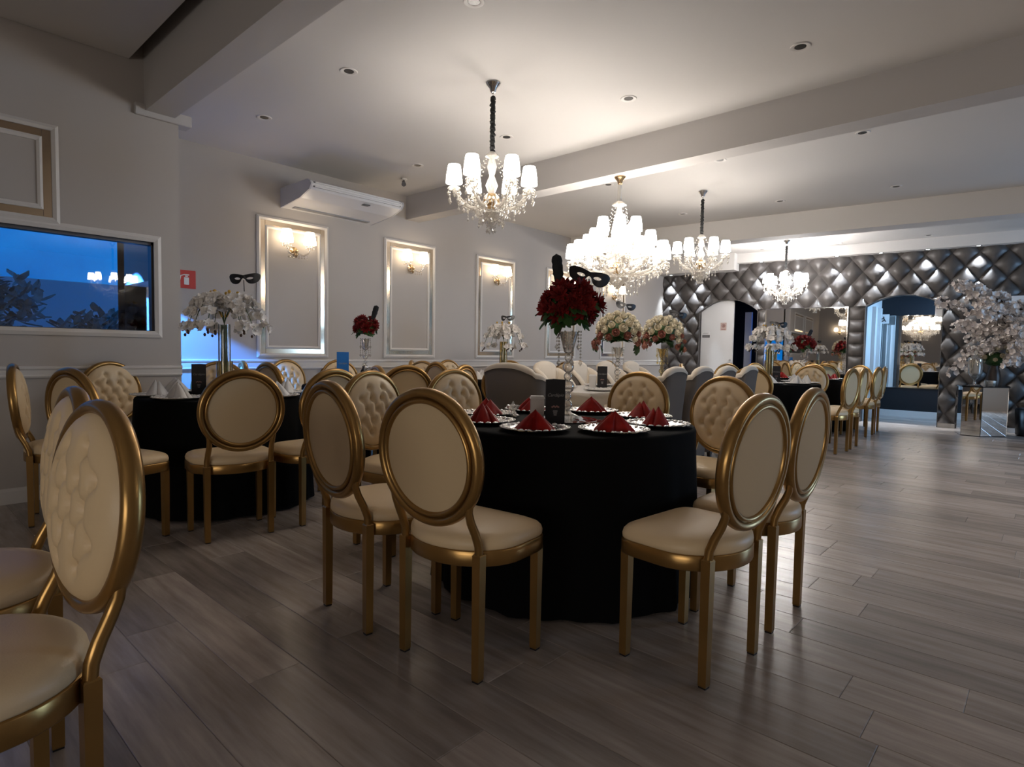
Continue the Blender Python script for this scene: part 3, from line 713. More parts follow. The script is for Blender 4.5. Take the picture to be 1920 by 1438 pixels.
# ------------------------------------------------------------------ ivory wing chairs
def wing_proto(w, d, h):
    t = thing('wing_chair', '', 'armchair')
    MB().bbox(-w/2+.03, w/2-.03, -d/2+.06, d/2, .20, .36, .02).build('seat_base', M_WING, t, angle=40)
    MB().bbox(-w/2+.075, w/2-.075, -d/2+.12, d/2+.015, .355, .47, .035).build('seat', M_WING, t, angle=40)
    # back shell: plan curve from the left wing tip round the back to the right wing tip
    hw, R = w/2-.02, .10; y0 = -d/2+.04; L = .20; path = []
    for k in range(6): path.append((-hw-.015*(1-k/5), y0+R+L*(1-k/5)))
    for k in range(1, 7): a = pi+pi/2*k/6; path.append((-hw+R+R*cos(a), y0+R+R*sin(a)))
    m = 12
    for k in range(1, m): path.append((-hw+R+(2*hw-2*R)*k/m, y0))
    for k in range(0, 6): a = 1.5*pi+pi/2*k/6; path.append((hw-R+R*cos(a), y0+R+R*sin(a)))
    for k in range(0, 6): path.append((hw+.015*k/5, y0+R+L*k/5))
    P = [Vector((x, y, 0)) for x, y in path]; n = len(P)
    def top(p):
        x = abs(p.x)/hw
        if p.y <= y0+.02: return h-.075*max(0, x)**2.4
        f = min(1, (p.y-y0-.02)/(R+L-.02)); return h-.075-.02*f-.20*f**2.2
    inner, outer = MB(), MB()
    th = .075; rows = [0, .35, .7, .9, 1.0]
    vi, vo = [], []
    for i, p in enumerate(P):
        tg = (P[min(i+1, n-1)]-P[max(i-1, 0)]).normalized(); nr = Vector((-tg.y, tg.x, 0))
        puff = .012*abs(cos(i*pi/2.0))
        z1 = top(p); 
        prof = [(th+puff, .33), (th+puff, .33+(z1-.33)*.35), (th+puff, .33+(z1-.33)*.7), (th*.95+puff*.6, z1-.05), (th*.75, z1-.012), (th*.4, z1), (.010, z1-.007), (-.004, z1-.022), (-.006, z1-.045)]
        vi.append([p+nr*o+Vector((0, 0, z-.035*(z-.33)*0)) for o, z in prof])
        vo.append([p+nr*.012+Vector((0, 0, z1-.03)), p+Vector((0, 0, z1-.04)), p+Vector((0, 0, .6)), p+Vector((0, 0, .18)), p+nr*.03+Vector((0, 0, .18)), p+nr*.03+Vector((0, 0, .34))])
    lean = lambda v: Vector((v.x, v.y-.10*max(0, v.z-.35), v.z))
    for mb, V in ((inner, vi), (outer, vo)):
        k = len(V[0]); mb.add([lean(v) for row in V for v in row], [(i*k+j, (i+1)*k+j, (i+1)*k+j+1, i*k+j+1) for i in range(n-1) for j in range(k-1)]+[tuple(range(k-1, -1, -1)), tuple((n-1)*k+j for j in range(k))])
    inner.build('backrest', M_WING, t, smooth=True, angle=70); outer.build('back_cover', M_WINGB, t, smooth=True, angle=60)
    for s in (-1, 1):
        for q in (-1, 1): MB().tube([(s*(w/2-.07), q*(d/2-.08), .21), (s*(w/2-.055), q*(d/2-.06), 0)], [.024, .014], 8).build('leg', M_WOOD, t, smooth=True, angle=50)
    for s in (-1, 1):
        MB().bbox(s*(w/2-.055)-.035, s*(w/2-.055)+.035, -d/2+.12, d/2-.05, .34, .56, .03).build('armrest', M_WING, t, angle=40)
    return t
WC = wing_proto(.50, .54, 1.0); GW = 'ivory wing chairs around the long white table'
R_Y = [4.56, 5.08, 5.60, 6.18]; names = ['first', 'second', 'third', 'last']
for i, y in enumerate(R_Y):
    lb = names[i]+' ivory wing chair from the front in the right row, its plain back to us'
    if i == 0: WC.location = (-2.58, y, 0); WC.rotation_euler = (0, 0, radians(90)); WC['label'] = lb; WC['group'] = GW
    else: dup(WC, (-2.58, y, 0), radians(90), lb)
names = ['first', 'second', 'third', 'fourth']
for i, y in enumerate((5.25, 5.87, 6.49, 7.11)):
    dup(WC, (-4.02, y, 0), radians(-90), names[i]+' ivory wing chair from the front in the left row, facing us')
hc = wing_proto(.70, .60, 1.01); hc.location = (-3.25, 3.84, 0); hc.rotation_euler = (0, 0, radians(-4)); hc['label'] = 'broad wing armchair with its taupe back to us at the white table end'; hc['group'] = GW

# ================================================================== TABLES
def round_table(x, y, R, label, clabel, gname='round banquet tables'):
    t = thing('round_table', label, 'table', (x, y, 0), 0, gname)
    MB().lathe([(R-.03, .712), (R-.012, .715), (R-.012, .745), (R-.03, .748)], 40).build('tabletop', M_WOOD, t, angle=50)
    MB().lathe([(.26, 0), (.26, .02), (.06, .05), (.045, .1), (.045, .66), (.16, .713)], 20).build('pedestal', M_WOOD, t, smooth=True, angle=50)
    n = 120; rings = [(0, .7555), (R*.5, .7555), (R*.9, .7555), (R-.012, .755), (R+.002, .750), (R+.008, .738)]
    vs = [(r*cos(2*pi*k/n), r*sin(2*pi*k/n), z) for r, z in rings for k in range(n)]
    for j in range(1, 9):
        f = j/8; z = .738-(.738-.012)*f
        for k in range(n):
            a = 2*pi*k/n; wv = .5+.5*sin(13*a+1.1*sin(3*a)+x); r = R+.008+.035*f+.030*f**.8*(wv-.4)+.008*f*sin(29*a)
            vs.append((r*cos(a), r*sin(a), z))
    m = len(vs)//n
    c = MB().add(vs, [(r*n+i, (r+1)*n+i, (r+1)*n+(i+1) % n, r*n+(i+1) % n) for r in range(m-1) for i in range(n)]).build('tablecloth', M_BLACKC, None, smooth=True, angle=70, loc=(x, y, 0))
    tag(c, clabel, 'tablecloth', 'black floor-length tablecloths')
    return t
T1, T2, T3, T4, T6, T7, T8 = (-1.82, 2.42), (-4.37, 1.76), (-4.98, 3.34), (-5.00, 5.33), (-2.75, 8.0), (-2.88, 9.88), (-4.70, 8.40)
TBL = [(T1, .62, 'front'), (T2, .545, 'left'), (T3, .58, 'blue card'), (T4, .56, 'far orchid'), (T6, .60, 'right'), (T7, .58, 'far red-napkin')]
desc = ['in the front, set with red napkins', 'at the left, set with white napkins', 'holding the blue card', 'by the left wall with far orchids', 'on the right, set with white napkins', 'under the back mirror, set with red napkins']
for (c, R, nm), ds in zip(TBL, desc):
    round_table(c[0], c[1], R, 'round banquet table '+ds, 'black floor-length tablecloth over the table '+ds)
# long white table
lt = thing('long_table', 'long white lacquered table between the two rows of ivory wing chairs', 'table', (-3.28, 5.42, 0))
MB().bbox(-.40, .40, -1.27, 1.60, .725, .757, .006).build('tabletop', M_WHITET, lt)
for s in (-1, 1): MB().bbox(-.30, .30, s*.95-.05, s*.95+.05, 0, .726, .006).build('leg', M_WHITET, lt)
MB().bbox(-.34, .34, -1.18, 1.50, .64, .726, .004).build('apron', M_WHITET, lt)

# ------------------------------------------------------------------ plates, napkins, cards
def plate_proto(m, name, lab):
    t = thing(name, lab, 'plate')
    md = lambda a, r, z: 1+(.022*cos(16*a) if r > .15 else 0)
    MB().lathe([(0, .003), (.10, .003), (.112, .009), (.116, .010), (.149, .015), (.155, .0165), (.154, .013), (.118, .005), (.10, 0), (0, 0)], 64, mod=md).build('plate_body', m, t, smooth=True, angle=60)
    rb = MB()
    for k in range(24):
        a = 2*pi*k/24; rb.sphere((.135*cos(a), .135*sin(a), .0145), .011, 6, 4, (1.2, .7, .5), None)
    for k in range(16):
        a = 2*pi*(k+.5)/16; rb.sphere((.150*cos(a), .150*sin(a), .0165), .007, 6, 4, (1, 1, .6))
    rb.build('rim_relief', m, t, smooth=True)
    return t
def napkin_proto(m, w, h, lab):
    t = thing('folded_napkin', lab, 'napkin')
    def fold(a, b, hh, yo, crease, nm, ph):
        n = 44; rows = 9; vs = []
        for j in range(rows+1):
            v = j/rows
            for i in range(n):
                q = 2*pi*i/n; x = a*math.copysign(abs(cos(q))**.85, cos(q)); y = b*sin(q)
                if y < 0: y += crease*b*exp(-((x-ph)/(.20*a))**2)
                y += .003*sin(7*q+ph*60)*(1-v)
                k = (1-v)**.86; ridge = .16*(1-k)
                px = x*(k+ridge*.55)+ph*.35*v; py = y*(k+.02)+yo*(1-.55*v)
                zz = .0012+hh*v-(.010*v*abs(x)/a)
                vs.append((px, py, zz))
        vs.append((ph*.35, yo*.45, hh*1.0)); N = rows*n
        fs = [(j*n+i, j*n+(i+1) % n, (j+1)*n+(i+1) % n, (j+1)*n+i) for j in range(rows) for i in range(n)]+[(N+i, N+(i+1) % n, N+n) for i in range(n)]+[tuple(range(n-1, -1, -1))]
        MB().add(vs, fs).build(nm, m, t, smooth=True, angle=55)
    fold(w*.5, .046, h, -.012, .75, 'front_fold', .008)
    fold(w*.44, .036, h*.93, .034, .3, 'back_fold', -.014)
    return t
PS = plate_proto(M_SILVER, 'charger_plate', ''); PWH = plate_proto(M_PORC, 'dinner_plate', '')
NR = napkin_proto(M_RED, .185, .088, ''); NW = napkin_proto(M_WHITEN, .198, .105, '')
used = set()
def place(pr, x, y, z, deg, label, group):
    if pr.name in used: o = dup(pr, (x, y, z), radians(deg), label)
    else: used.add(pr.name); o = pr; o.location = (x, y, z); o.rotation_euler = (0, 0, radians(deg)); o['label'] = label
    o['group'] = group; return o
ZT = .757
pos1 = [(-71, 'nearest on the left of the menu'), (-26, 'nearest on the right of the menu'), (19, 'at the right edge'), (64, 'far right'), (109, 'at the back, right of the menu'), (154, 'at the back, left of the menu'), (199, 'far left'), (244, 'at the left edge')]
for a, ds in pos1:
    x, y = T1[0]+.45*cos(radians(a)), T1[1]+.45*sin(radians(a))
    place(PS, x, y, ZT, a*1.7, 'ornate silver charger plate '+ds+' of the front table', 'silver charger plates')
    place(NR, x, y, ZT+.004, a+90+random.uniform(-18, 18), 'red peaked napkin '+ds+' of the front table', 'red napkins')
def settings(T, R, angs, pl, nk, pn, nn, where, words):
    for a, wd in zip(angs, words):
        x, y = T[0]+R*cos(radians(a)), T[1]+R*sin(radians(a))
        place(pl, x, y, ZT, a, pn+' '+wd+' of the table '+where, 'plates on the table '+where)
        place(nk, x, y, ZT+.006, a+90+random.uniform(-20, 20), nn+' '+wd+' of the table '+where, 'napkins on the table '+where)
W8 = ['on the near side', 'on the near right', 'at the right', 'on the far right', 'on the far side', 'on the far left', 'at the left', 'on the near left']
settings(T2, .42, [-62, -17, 28, 73, 118, 163, 208, 253], PWH, NW, 'white plate', 'white peaked napkin', 'at the left', W8)
settings(T3, .41, [-40, 5, 50, 95, 185, 275], PS, NR, 'silver charger plate', 'red peaked napkin', 'holding the blue card', W8)
settings(T4, .41, [-50, -5, 40, 85, 130, 175, 220, 265], PWH, NW, 'white plate', 'white peaked napkin', 'with far orchids', W8)
settings(T6, .44, [-70, -25, 20, 65, 110, 155, 200, 245], PWH, NW, 'white plate', 'white peaked napkin', 'on the right', W8)
settings(T7, .425, [-70, -25, 20, 65, 110, 155, 200, 245], PS, NR, 'silver charger plate', 'red peaked napkin', 'under the back mirror', W8)
for i, y in enumerate((4.56, 5.20, 5.80, 6.40)):
    for s in (1, -1):
        place(PWH, -3.28+s*.225, y, ZT, 0, ['first', 'second', 'third', 'fourth'][i]+' white plate on the '+('right' if s > 0 else 'left')+' side of the long white table', 'plates on the long white table')

def text_mesh(s, size, shear=0.0):
    cu = bpy.data.curves.new('t', 'FONT'); cu.body = s; cu.size = size; cu.align_x = 'CENTER'; cu.align_y = 'CENTER'; cu.shear = shear; cu.extrude = .0004; cu.resolution_u = 3
    o = bpy.data.objects.new('t', cu); COL.objects.link(o); bpy.context.view_layer.update()
    me = bpy.data.meshes.new_from_object(o.evaluated_get(bpy.context.evaluated_depsgraph_get())); bpy.data.objects.remove(o); me.materials.clear(); return me
def menu(name, x, y, deg, label, mfront=None, hgt=.215, w=.092):
    t = thing(name, label, 'menu card', (x, y, ZT), radians(deg)); mf = mfront or M_CARD
    MB().bbox(-w/2, w/2, -.0015, .0015, 0, hgt, .001).build('front_panel', mf, t)          # front faces -y
    a = radians(58)
    M1 = Matrix.Translation((-w/2, .0015, 0)) @ Matrix.Rotation(a, 4, 'Z'); M2 = Matrix.Translation((w/2, .0015, 0)) @ Matrix.Rotation(pi-a, 4, 'Z')
    MB().bbox(0, w, -.0015, .0015, 0, hgt, .001, M1).build('side_panel', mf, t); MB().bbox(0, w, -.0015, .0015, 0, hgt, .001, M2).build('side_panel', mf, t)
    me = text_mesh('Cardápio', .021, .35); me.materials.append(M_INK); o = link('lettering', me, t, (0, -.0018, hgt*.66)); o.rotation_euler = (pi/2, 0, 0)
    em = MB()
    for k in range(5): em.sphere((-.014+.007*k, -.002, hgt*.40+.004*(k % 2)), .0055, 6, 4, (1, .15, .7))
    em.build('emblem', M_INKP, t)
    em = MB()
    for k in range(3): em.box(-.011+.002*k, .011-.002*k, -.0022, -.0014, hgt*.30-.009*k, hgt*.30-.009*k+.005)
    em.build('print', M_INK, t)
    return t
menu('menu_card', -1.725, 2.20, 49, 'black folding menu card with script lettering on the front table')
wc = thing('card_holder', 'white folded card holder just left of the black menu on the front table', 'card holder', (-1.80, 2.16, ZT), radians(44))
MB().bbox(-.032, .032, -.0015, .0015, 0, .125, .001).build('front_panel', M_CARDW, wc); MB().bbox(-.032, .032, .042, .045, 0, .125, .001).build('back_panel', M_CARDW, wc)
hp = MB(); hp.add([(-.036, -.004, .122), (.036, -.004, .122), (.036, .049, .122), (-.036, .049, .122), (-.030, .004, .134), (.030, .004, .134), (.030, .041, .134), (-.030, .041, .134)], [(0, 1, 5, 4), (1, 2, 6, 5), (2, 3, 7, 6), (3, 0, 4, 7), (4, 5, 6, 7), (3, 2, 1, 0)]); hp.build('top_flap', M_CARDW, wc)
menu('menu_card', -4.52, 1.64, 66, 'black folding menu card on the left table in front of the orchids')
menu('menu_card', -4.93, 3.06, 62, 'bright blue folding menu card on the table by the recess', M_BLUEC, .31, .108)
menu('menu_card', -3.20, 4.80, 38, 'black menu card with a white side on the long white table')
wc2 = dup(wc, (-3.27, 4.74, ZT), radians(30), 'white folded card holder left of the menu on the long white table')
menu('menu_card', -2.60, 7.82, 30, 'black folding menu card at the foot of the orchid vase on the right table')
bt = thing('dark_bottle', 'small dark bottle with a clear stopper right of the blue card', 'bottle', (-4.80, 3.20, ZT))
MB().lathe([(.0, 0), (.028, 0), (.030, .01), (.030, .12), (.026, .14), (.012, .16), (.012, .18)], 16).build('bottle_body', M_CARD, bt, smooth=True); MB().sphere((0, 0, .193), .016, 10, 6).build('stopper', M_CRYST, bt, smooth=True)
# mirror tray, petals and small crystal holder on the front table
mt = thing('mirror_tray', 'small round mirror tray under the crystal vase on the front table', 'tray', (T1[0], T1[1], ZT))
MB().lathe([(0, 0), (.15, 0), (.155, .003), (.153, .006), (0, .006)], 40).build('mirror_plate', M_MIRROR, mt, angle=40)
pt = thing('petal_cluster', 'loose red and dusty petals lying beside the menu on the front table', 'petals', (-1.60, 2.30, ZT))
for k in range(16):
    a, r = random.uniform(0, 6.28), random.uniform(0, .05)
    MB().sphere((r*1.5*cos(a), r*1.5*sin(a), .006+.018*random.random()), .014, 7, 4, (1, .8, .28), Matrix.Rotation(random.uniform(-.5, .5), 4, 'X')).build('petal', M_DUSTY if k % 3 else M_REDF, pt, smooth=True).location.z = .004
ch_ = thing('crystal_holder', 'small cut crystal candle holder at the left rear of the front table', 'candle holder', (-2.11, 2.33, ZT))
MB().lathe([(0, 0), (.034, 0), (.036, .008), (.012, .018), (.010, .028), (.030, .042), (.036, .058), (.030, .060), (.008, .046), (0, .046)], 12).build('bowl', M_CRYST, ch_); MB().lathe([(0, .046), (.010, .048), (.012, .06), (.004, .075), (0, .082)], 8).build('finial', M_CRYST, ch_)

# ================================================================== CHANDELIERS AND SCONCES
def drop_meshes(mb, c, n_beads, r=.006, end=.013):          # a hanging string of cut beads ending in a pear drop
    x, y, z = c
    for k in range(n_beads): mb.add([(x, y, z+r), (x+r, y, z), (x, y+r, z), (x-r, y, z), (x, y-r, z), (x, y, z-r)], [(0, 1, 2), (0, 2, 3), (0, 3, 4), (0, 4, 1), (5, 2, 1), (5, 3, 2), (5, 4, 3), (5, 1, 4)]); z -= 2.15*r
    e = end; mb.add([(x, y, z+r)]+[(x+e*.75*cos(k*pi/3), y+e*.75*sin(k*pi/3), z-e*.9) for k in range(6)]+[(x, y, z-2*e)], [(0, k+1, (k+1) % 6+1) for k in range(6)]+[(7, (k+1) % 6+1, k+1) for k in range(6)])
def chandelier(x, y, zc, tiers, zbody, ztip, label, shade_m, dark_chain, big=False, rot=0.0, half=True):
    t = thing('chandelier', label, 'chandelier', (x, y, 0), rot, 'crystal chandeliers')
    MB().lathe([(0, zc), (.050, zc), (.053, zc-.008), (.047, zc-.018), (.026, zc-.042), (.020, zc-.066), (.010, zc-.075), (0, zc-.075)], 24).build('canopy', M_CHROME if dark_chain else M_BRASS, t, smooth=True, angle=50)
    zt = zbody[1]
    if dark_chain:
        n = 34; pth = [(.004*sin(k*2.3), .004*cos(k*1.9), zc-.10-(zc-.10-zt)*k/n) for k in range(n+1)]
        MB().tube(pth, [.016+.004*(k % 2)+.002*sin(k*1.7) for k in range(n+1)], 8).build('chain_sleeve', M_SLEEVE, t, smooth=True)
        MB().tube([(0, 0, zc-.08), (0, 0, zt-.02)], .004, 6).build('chain', M_CHROME, t)
    else:
        n = 18; mb = MB()
        for k in range(n): z = zc-.08-(zc-.08-zt)*(k+.5)/n; mb.sphere((0, 0, z), .022, 10, 6, (1, 1, .55))
        mb.build('stem_beads', M_LUSTRE, t, smooth=True)
    # central column, cup and finial
    zb = zbody[0]; H = zt-zb; s = 1.35 if big else 1.0
    pr = [(0, zt+.012), (.018*s, zt+.006), (.045*s, zt-.02), (.050*s, zt-.03), (.016*s, zt-.045), (.020*s, zt-.12*H), (.036*s, zt-.28*H), (.022*s, zt-.42*H), (.018*s, zt-.46*H), (.030*s, zt-.55*H), (.044*s, zt-.66*H), (.026*s, zt-.80*H), (.02*s, zb+.05)]
    MB().lathe(pr, 16).build('column', M_LUSTRE, t, smooth=True)
    MB().lathe([(.0, zb+.06), (.035*s, zb+.058), (.055*s, zb+.035), (.06*s, zb), (.048*s, zb-.03), (.03*s, zb-.045), (0, zb-.05)], 20).build('hub_cup', M_BRASS, t, smooth=True, angle=60)
    MB().lathe([(0, zb-.04), (.03*s, zb-.06), (.075*s, zb-.075), (.08*s, zb-.085), (.05*s, zb-.13), (.015*s, zb-.17), (0, zb-.19)], 16).build('bottom_dish', M_LUSTRE, t, smooth=True)
    cb = MB()
    for ti, (n, R, zs, a0) in enumerate(tiers):
        for k in range(n):
            a = a0+2*pi*k/n; M = Matrix.Rotation(a, 4, 'Z')
            z0 = zb+.02+.05*ti*(2.2 if big else 1); dip = zs-.10-(.05 if ti == 0 else .0)
            pth = []
            for q in range(11):
                f = q/10; r = .04+(R-.04)*f; zz = z0+(zs-.055-z0)*f**2.6-.07*sin(pi*f**.8)*(1 if ti == 0 else .6)+.03*sin(2*pi*f)*0
                pth.append((r, 0, zz))
            pth += [(R, 0, zs-.05), (R, 0, zs-.03)]
            arm = MB().tube(pth, .0135*(1.1 if big else 1), 7, M).build('arm', M_LUSTRE, t, smooth=True)
            sh = MB().shell([(.059, zs-.002), (.0585, zs+.02), (.0545, zs+.06), (.047, zs+.110), (.043, zs+.126)], 20, M @ Matrix.Translation((R, 0, 0))).build('shade', shade_m, arm, smooth=True)
            MB().shell([(.0598, zs+.010), (.0594, zs+.016)], 20, M @ Matrix.Translation((R, 0, 0))).build('shade_band', M_SHADET, arm)
            MB().lathe([(.0, zs-.052), (.03, zs-.047), (.043, zs-.036), (.044, zs-.032), (.012, zs-.040), (.010, zs+.02), (0, zs+.022)], 12, M @ Matrix.Translation((R, 0, 0))).build('drip_tray', M_LUSTRE, arm, smooth=True, angle=60)
            for q in range(8):
                w = 2*pi*q/8; p = M @ Vector((R+.041*cos(w), .041*sin(w), zs-.04)); drop_meshes(cb, p, 1+(q % 2)*3, .0085, .017)
            a2 = a0+2*pi*(k+1)/n; pa = Vector((R*.93*cos(a), R*.93*sin(a), zs-.05)); pb = Vector((R*.93*cos(a2), R*.93*sin(a2), zs-.05))
            for q in range(1, 10):
                f = q/10; p = pa.lerp(pb, f); p.z -= (.10 if n < 10 else .06)*sin(pi*f)
                drop_meshes(cb, p, 1, .008, .006 if q % 2 else .014)
            # swags of beads from the arm to the column
            for q in range(5):
                f = .25+.15*q; p = M @ Vector((.04+(R-.04)*f, 0, pth[int(f*10)][2]-.012)); drop_meshes(cb, p, 2 if ti else 2+q % 3, .0075, .014)
    rr = 1.9 if big else 1.0
    for ring, (r, z, nb, m) in enumerate(((.055*s, zb-.04, 5, 8), (.075*s*rr, zb-.07, 4 if not big else 9, 10), (.03, zb-.13, 4 if not big else 6, 6), (.12*rr, zb+.0, 3 if not big else 8, 12))):
        for q in range(m):
            w = 2*pi*(q+.3*ring)/m; drop_meshes(cb, (r*cos(w), r*sin(w), z), nb, .0075, .015)
    for q in range(10 if big else 6):
        w = 2*pi*q/(10 if big else 6)+.3; drop_meshes(cb, ((.16 if big else .10)*cos(w), (.16 if big else .10)*sin(w), zb-.02), 12 if big else 8, .0075, .016)
    n_ = max(0, int((zb-.19-ztip)/.017)); drop_meshes(cb, (0, 0, zb-.17), n_, .008, .016)
    for q in range(8):
        w = 2*pi*q/8
        for k in range(12):
            f = k/11; r = .045*s+(tiers[-1][1]*.75-.045*s)*f; z = zt-.03-(zt-.03-tiers[-1][2]+.02)*f-.04*sin(pi*f)
            cb.add([(r*cos(w), r*sin(w), z+.007), (r*cos(w)+.007, r*sin(w), z), (r*cos(w), r*sin(w)+.007, z), (r*cos(w)-.007, r*sin(w), z), (r*cos(w), r*sin(w)-.007, z), (r*cos(w), r*sin(w), z-.007)], [(0, 1, 2), (0, 2, 3), (0, 3, 4), (0, 4, 1), (5, 2, 1), (5, 3, 2), (5, 4, 3), (5, 1, 4)])
    stuff(cb.build('crystal_drops', M_LUSTRE, t))
    return t
sm = lambda a: [(6, .27, 2.30, a)]
chandelier(-3.06, 3.11, CE, sm(radians(44.5)), (2.17, 2.52), 1.99, 'nearest crystal chandelier with white shades hanging on a black chain sleeve', M_SHADE, True)
chandelier(-3.04, 4.77, 2.72, [(12, .425, 1.975, .15), (6, .295, 2.085, .3), (6, .17, 2.21, .1)], (1.88, 2.49), 1.575, 'largest crystal chandelier, three tiers of white shades over the white table', M_SHADEB, False, big=True)
chandelier(-3.14, 6.71, CE, sm(radians(25)), (2.15, 2.50), 1.98, 'crystal chandelier on a black chain right of the largest one, before the third beam', M_SHADEM, True)
chandelier(-3.37, 10.38, CE, [(8, .29, 2.32, .2)], (2.17, 2.52), 1.97, 'farthest crystal chandelier in front of the quilted back wall', M_SHADEC, True)
chandelier(2.62, 3.30, CE, [(8, .34, 2.30, .2)], (2.15, 2.50), 1.98, 'chandelier on the right side of the hall, seen reflected in the left window', M_SHADER, True)

def sconce(loc, deg, label):
    t = thing('wall_sconce', label, 'wall lamp', loc, radians(deg), 'twin-shade wall lamps')      # local +x points into the room
    MB().lathe([(0, 0), (.045, 0), (.048, .008), (.030, .022), (.014, .032), (0, .034)], 20, Matrix.Rotation(pi/2, 4, 'Y')).build('back_plate', M_BRASS, t, smooth=True, angle=50)
    MB().lathe([(0, -.075), (.010, -.062), (.022, -.035), (.018, -.01), (.026, .0), (.012, .018), (0, .03)], 12, Matrix.Translation((.05, 0, 0))).build('pendant', M_BRASS, t, smooth=True)
    cb = MB()
    for s in (-1, 1):
        a = MB().tube([(.03, 0, 0), (.06, s*.03, -.03), (.085, s*.07, -.045), (.10, s*.11, -.02), (.105, s*.128, .03), (.105, s*.13, .06)], .0085, 8).build('arm', M_CRYST, t, smooth=True)
        M = Matrix.Translation((.105, s*.13, .075))
        MB().shell([(.066, 0), (.066, .02), (.060, .07), (.050, .115), (.044, .132)], 20, M).build('shade', M_SHADES, a, smooth=True)
        MB().shell([(.0672, .008), (.0668, .014)], 20, M).build('shade_band', M_SHADET, a)
        MB().lathe([(0, -.03), (.03, -.024), (.042, -.014), (.010, -.016), (.009, .03), (0, .03)], 12, M).build('drip_tray', M_CRYST, a, smooth=True)
        for q in range(6): w = 2*pi*q/6; drop_meshes(cb, (.105+.04*cos(w), s*.13+.04*sin(w), .055), 1, .006, .012)
        for q in range(4): drop_meshes(cb, (.06+.01*q, s*(.03+.025*q), -.05), 1, .006, .011)
    stuff(cb.build('crystal_drops', M_CRYST, t))
    return t
od = ['first', 'second', 'third', 'fourth', 'fifth']
for i, y in enumerate(PAN_Y): sconce((XF+.004, y+.405, 2.125), 0, 'twin-shade brass wall lamp in the '+od[i]+' moulding of the recessed left wall')
sconce((-4.45, -5.0+.004, 2.1), 90, 'twin-shade brass wall lamp on the rear wall, seen only in the back mirror')

# ================================================================== FLOWERS
def petal(mb, L, Wd, cup, M, n=5, curl=.0):
    vs = []; fs = []
    for i in range(n+1):
        f = i/n; wv = Wd*sin(pi*(f*.86+.07))**.8*(1 if f < .999 else .35); z = cup*f*f*L-curl*max(0, f-.6)**2*L*3
        for j in (-1, 0, 1): vs.append((L*f, j*wv*.5, z-(.16*Wd*(1-abs(j)) if i else 0)))
    for i in range(n):
        for j in range(2): fs.append((i*3+j, (i+1)*3+j, (i+1)*3+j+1, i*3+j+1))
    mb.add(vs, fs, M)
RY = lambda a: Matrix.Rotation(a, 4, 'Y'); RZ = lambda a: Matrix.Rotation(a, 4, 'Z')
def proto_mesh(name, parts, m):
    o = parts.build(name, m, None, smooth=True, angle=80); me = o.data; bpy.data.objects.remove(o); return me
mb = MB()
for k in range(5): petal(mb, .034 if k in (0, 3) else .040, .030 if k not in (1, 4) else .042, .25, RZ(2*pi*k/5+.2) @ RY(-.25), 4)
mb.sphere((0, 0, .006), .007, 6, 4); ORCH = proto_mesh('orchid_blossom', mb, M_ORCHID)
mb = MB()
for ring, (n, L, W_, tl, cup) in enumerate(((3, .018, .026, 1.25, .5), (4, .024, .032, .95, .6), (5, .032, .038, .6, .6), (6, .036, .040, .25, .5))):
    for k in range(n): petal(mb, L, W_, cup, Matrix.Translation((0, 0, .006*(3-ring))) @ RZ(2*pi*k/n+ring*.6) @ RY(-tl), 4, .12)
ROSEM = proto_mesh('rose', mb, M_ROSE); ROSED = ROSEM.copy(); ROSED.materials.clear(); ROSED.materials.append(M_DUSTY)
mb = MB()
for ring, (n, L, W_, tl) in enumerate(((4, .028, .016, 1.1), (6, .040, .020, .75), (8, .050, .023, .35), (8, .054, .025, .0))):
    for k in range(n): petal(mb, L, W_, .25, RZ(2*pi*k/n+ring*.5) @ RY(-tl), 4)
DAHL = proto_mesh('red_blossom', mb, M_REDF)
mb = MB()
for a, L in ((0, .085), (.75, .06), (-.75, .06), (1.5, .04), (-1.5, .04)): petal(mb, L, L*.5, .1, RZ(a) @ RY(.12), 5, .1)
LEAFM = proto_mesh('leaf', mb, M_LEAF)
mb = MB()
for k in range(5): petal(mb, .030, .034, .35, RZ(2*pi*k/5) @ RY(-.35), 3)
one = mb; mb = MB(); random.seed(3)
for k in range(6):
    d = Vector((random.uniform(-1, 1), random.uniform(-1, 1), random.uniform(-.3, 1))).normalized()
    mb.add(one.v, one.f, Matrix.Translation(d*.030) @ d.to_track_quat('Z', 'Y').to_matrix().to_4x4() @ Matrix.Scale(random.uniform(.8, 1.1), 4))
BLOM = proto_mesh('blossom_cluster', mb, M_BLOS)
def orient(p, d, sc, spin):
    q = Vector(d).normalized().to_track_quat('Z', 'Y').to_matrix().to_4x4()
    return Matrix.Translation(p) @ q @ RZ(spin) @ Matrix.Scale(sc, 4)
def put(name, me, parent, p, d, sc, spin=None):
    o = bpy.data.objects.new(name, me); COL.objects.link(o); o.parent = parent
    o.matrix_local = orient(p, d, sc, random.uniform(0, 6.28) if spin is None else spin); return o
def fib(n, lo, hi):           # directions spread over a band of the sphere
    for k in range(n):
        z = lo+(hi-lo)*(k+.5)/n; a = k*2.39996; r = sqrt(max(0, 1-z*z)); yield Vector((r*cos(a), r*sin(a), z))
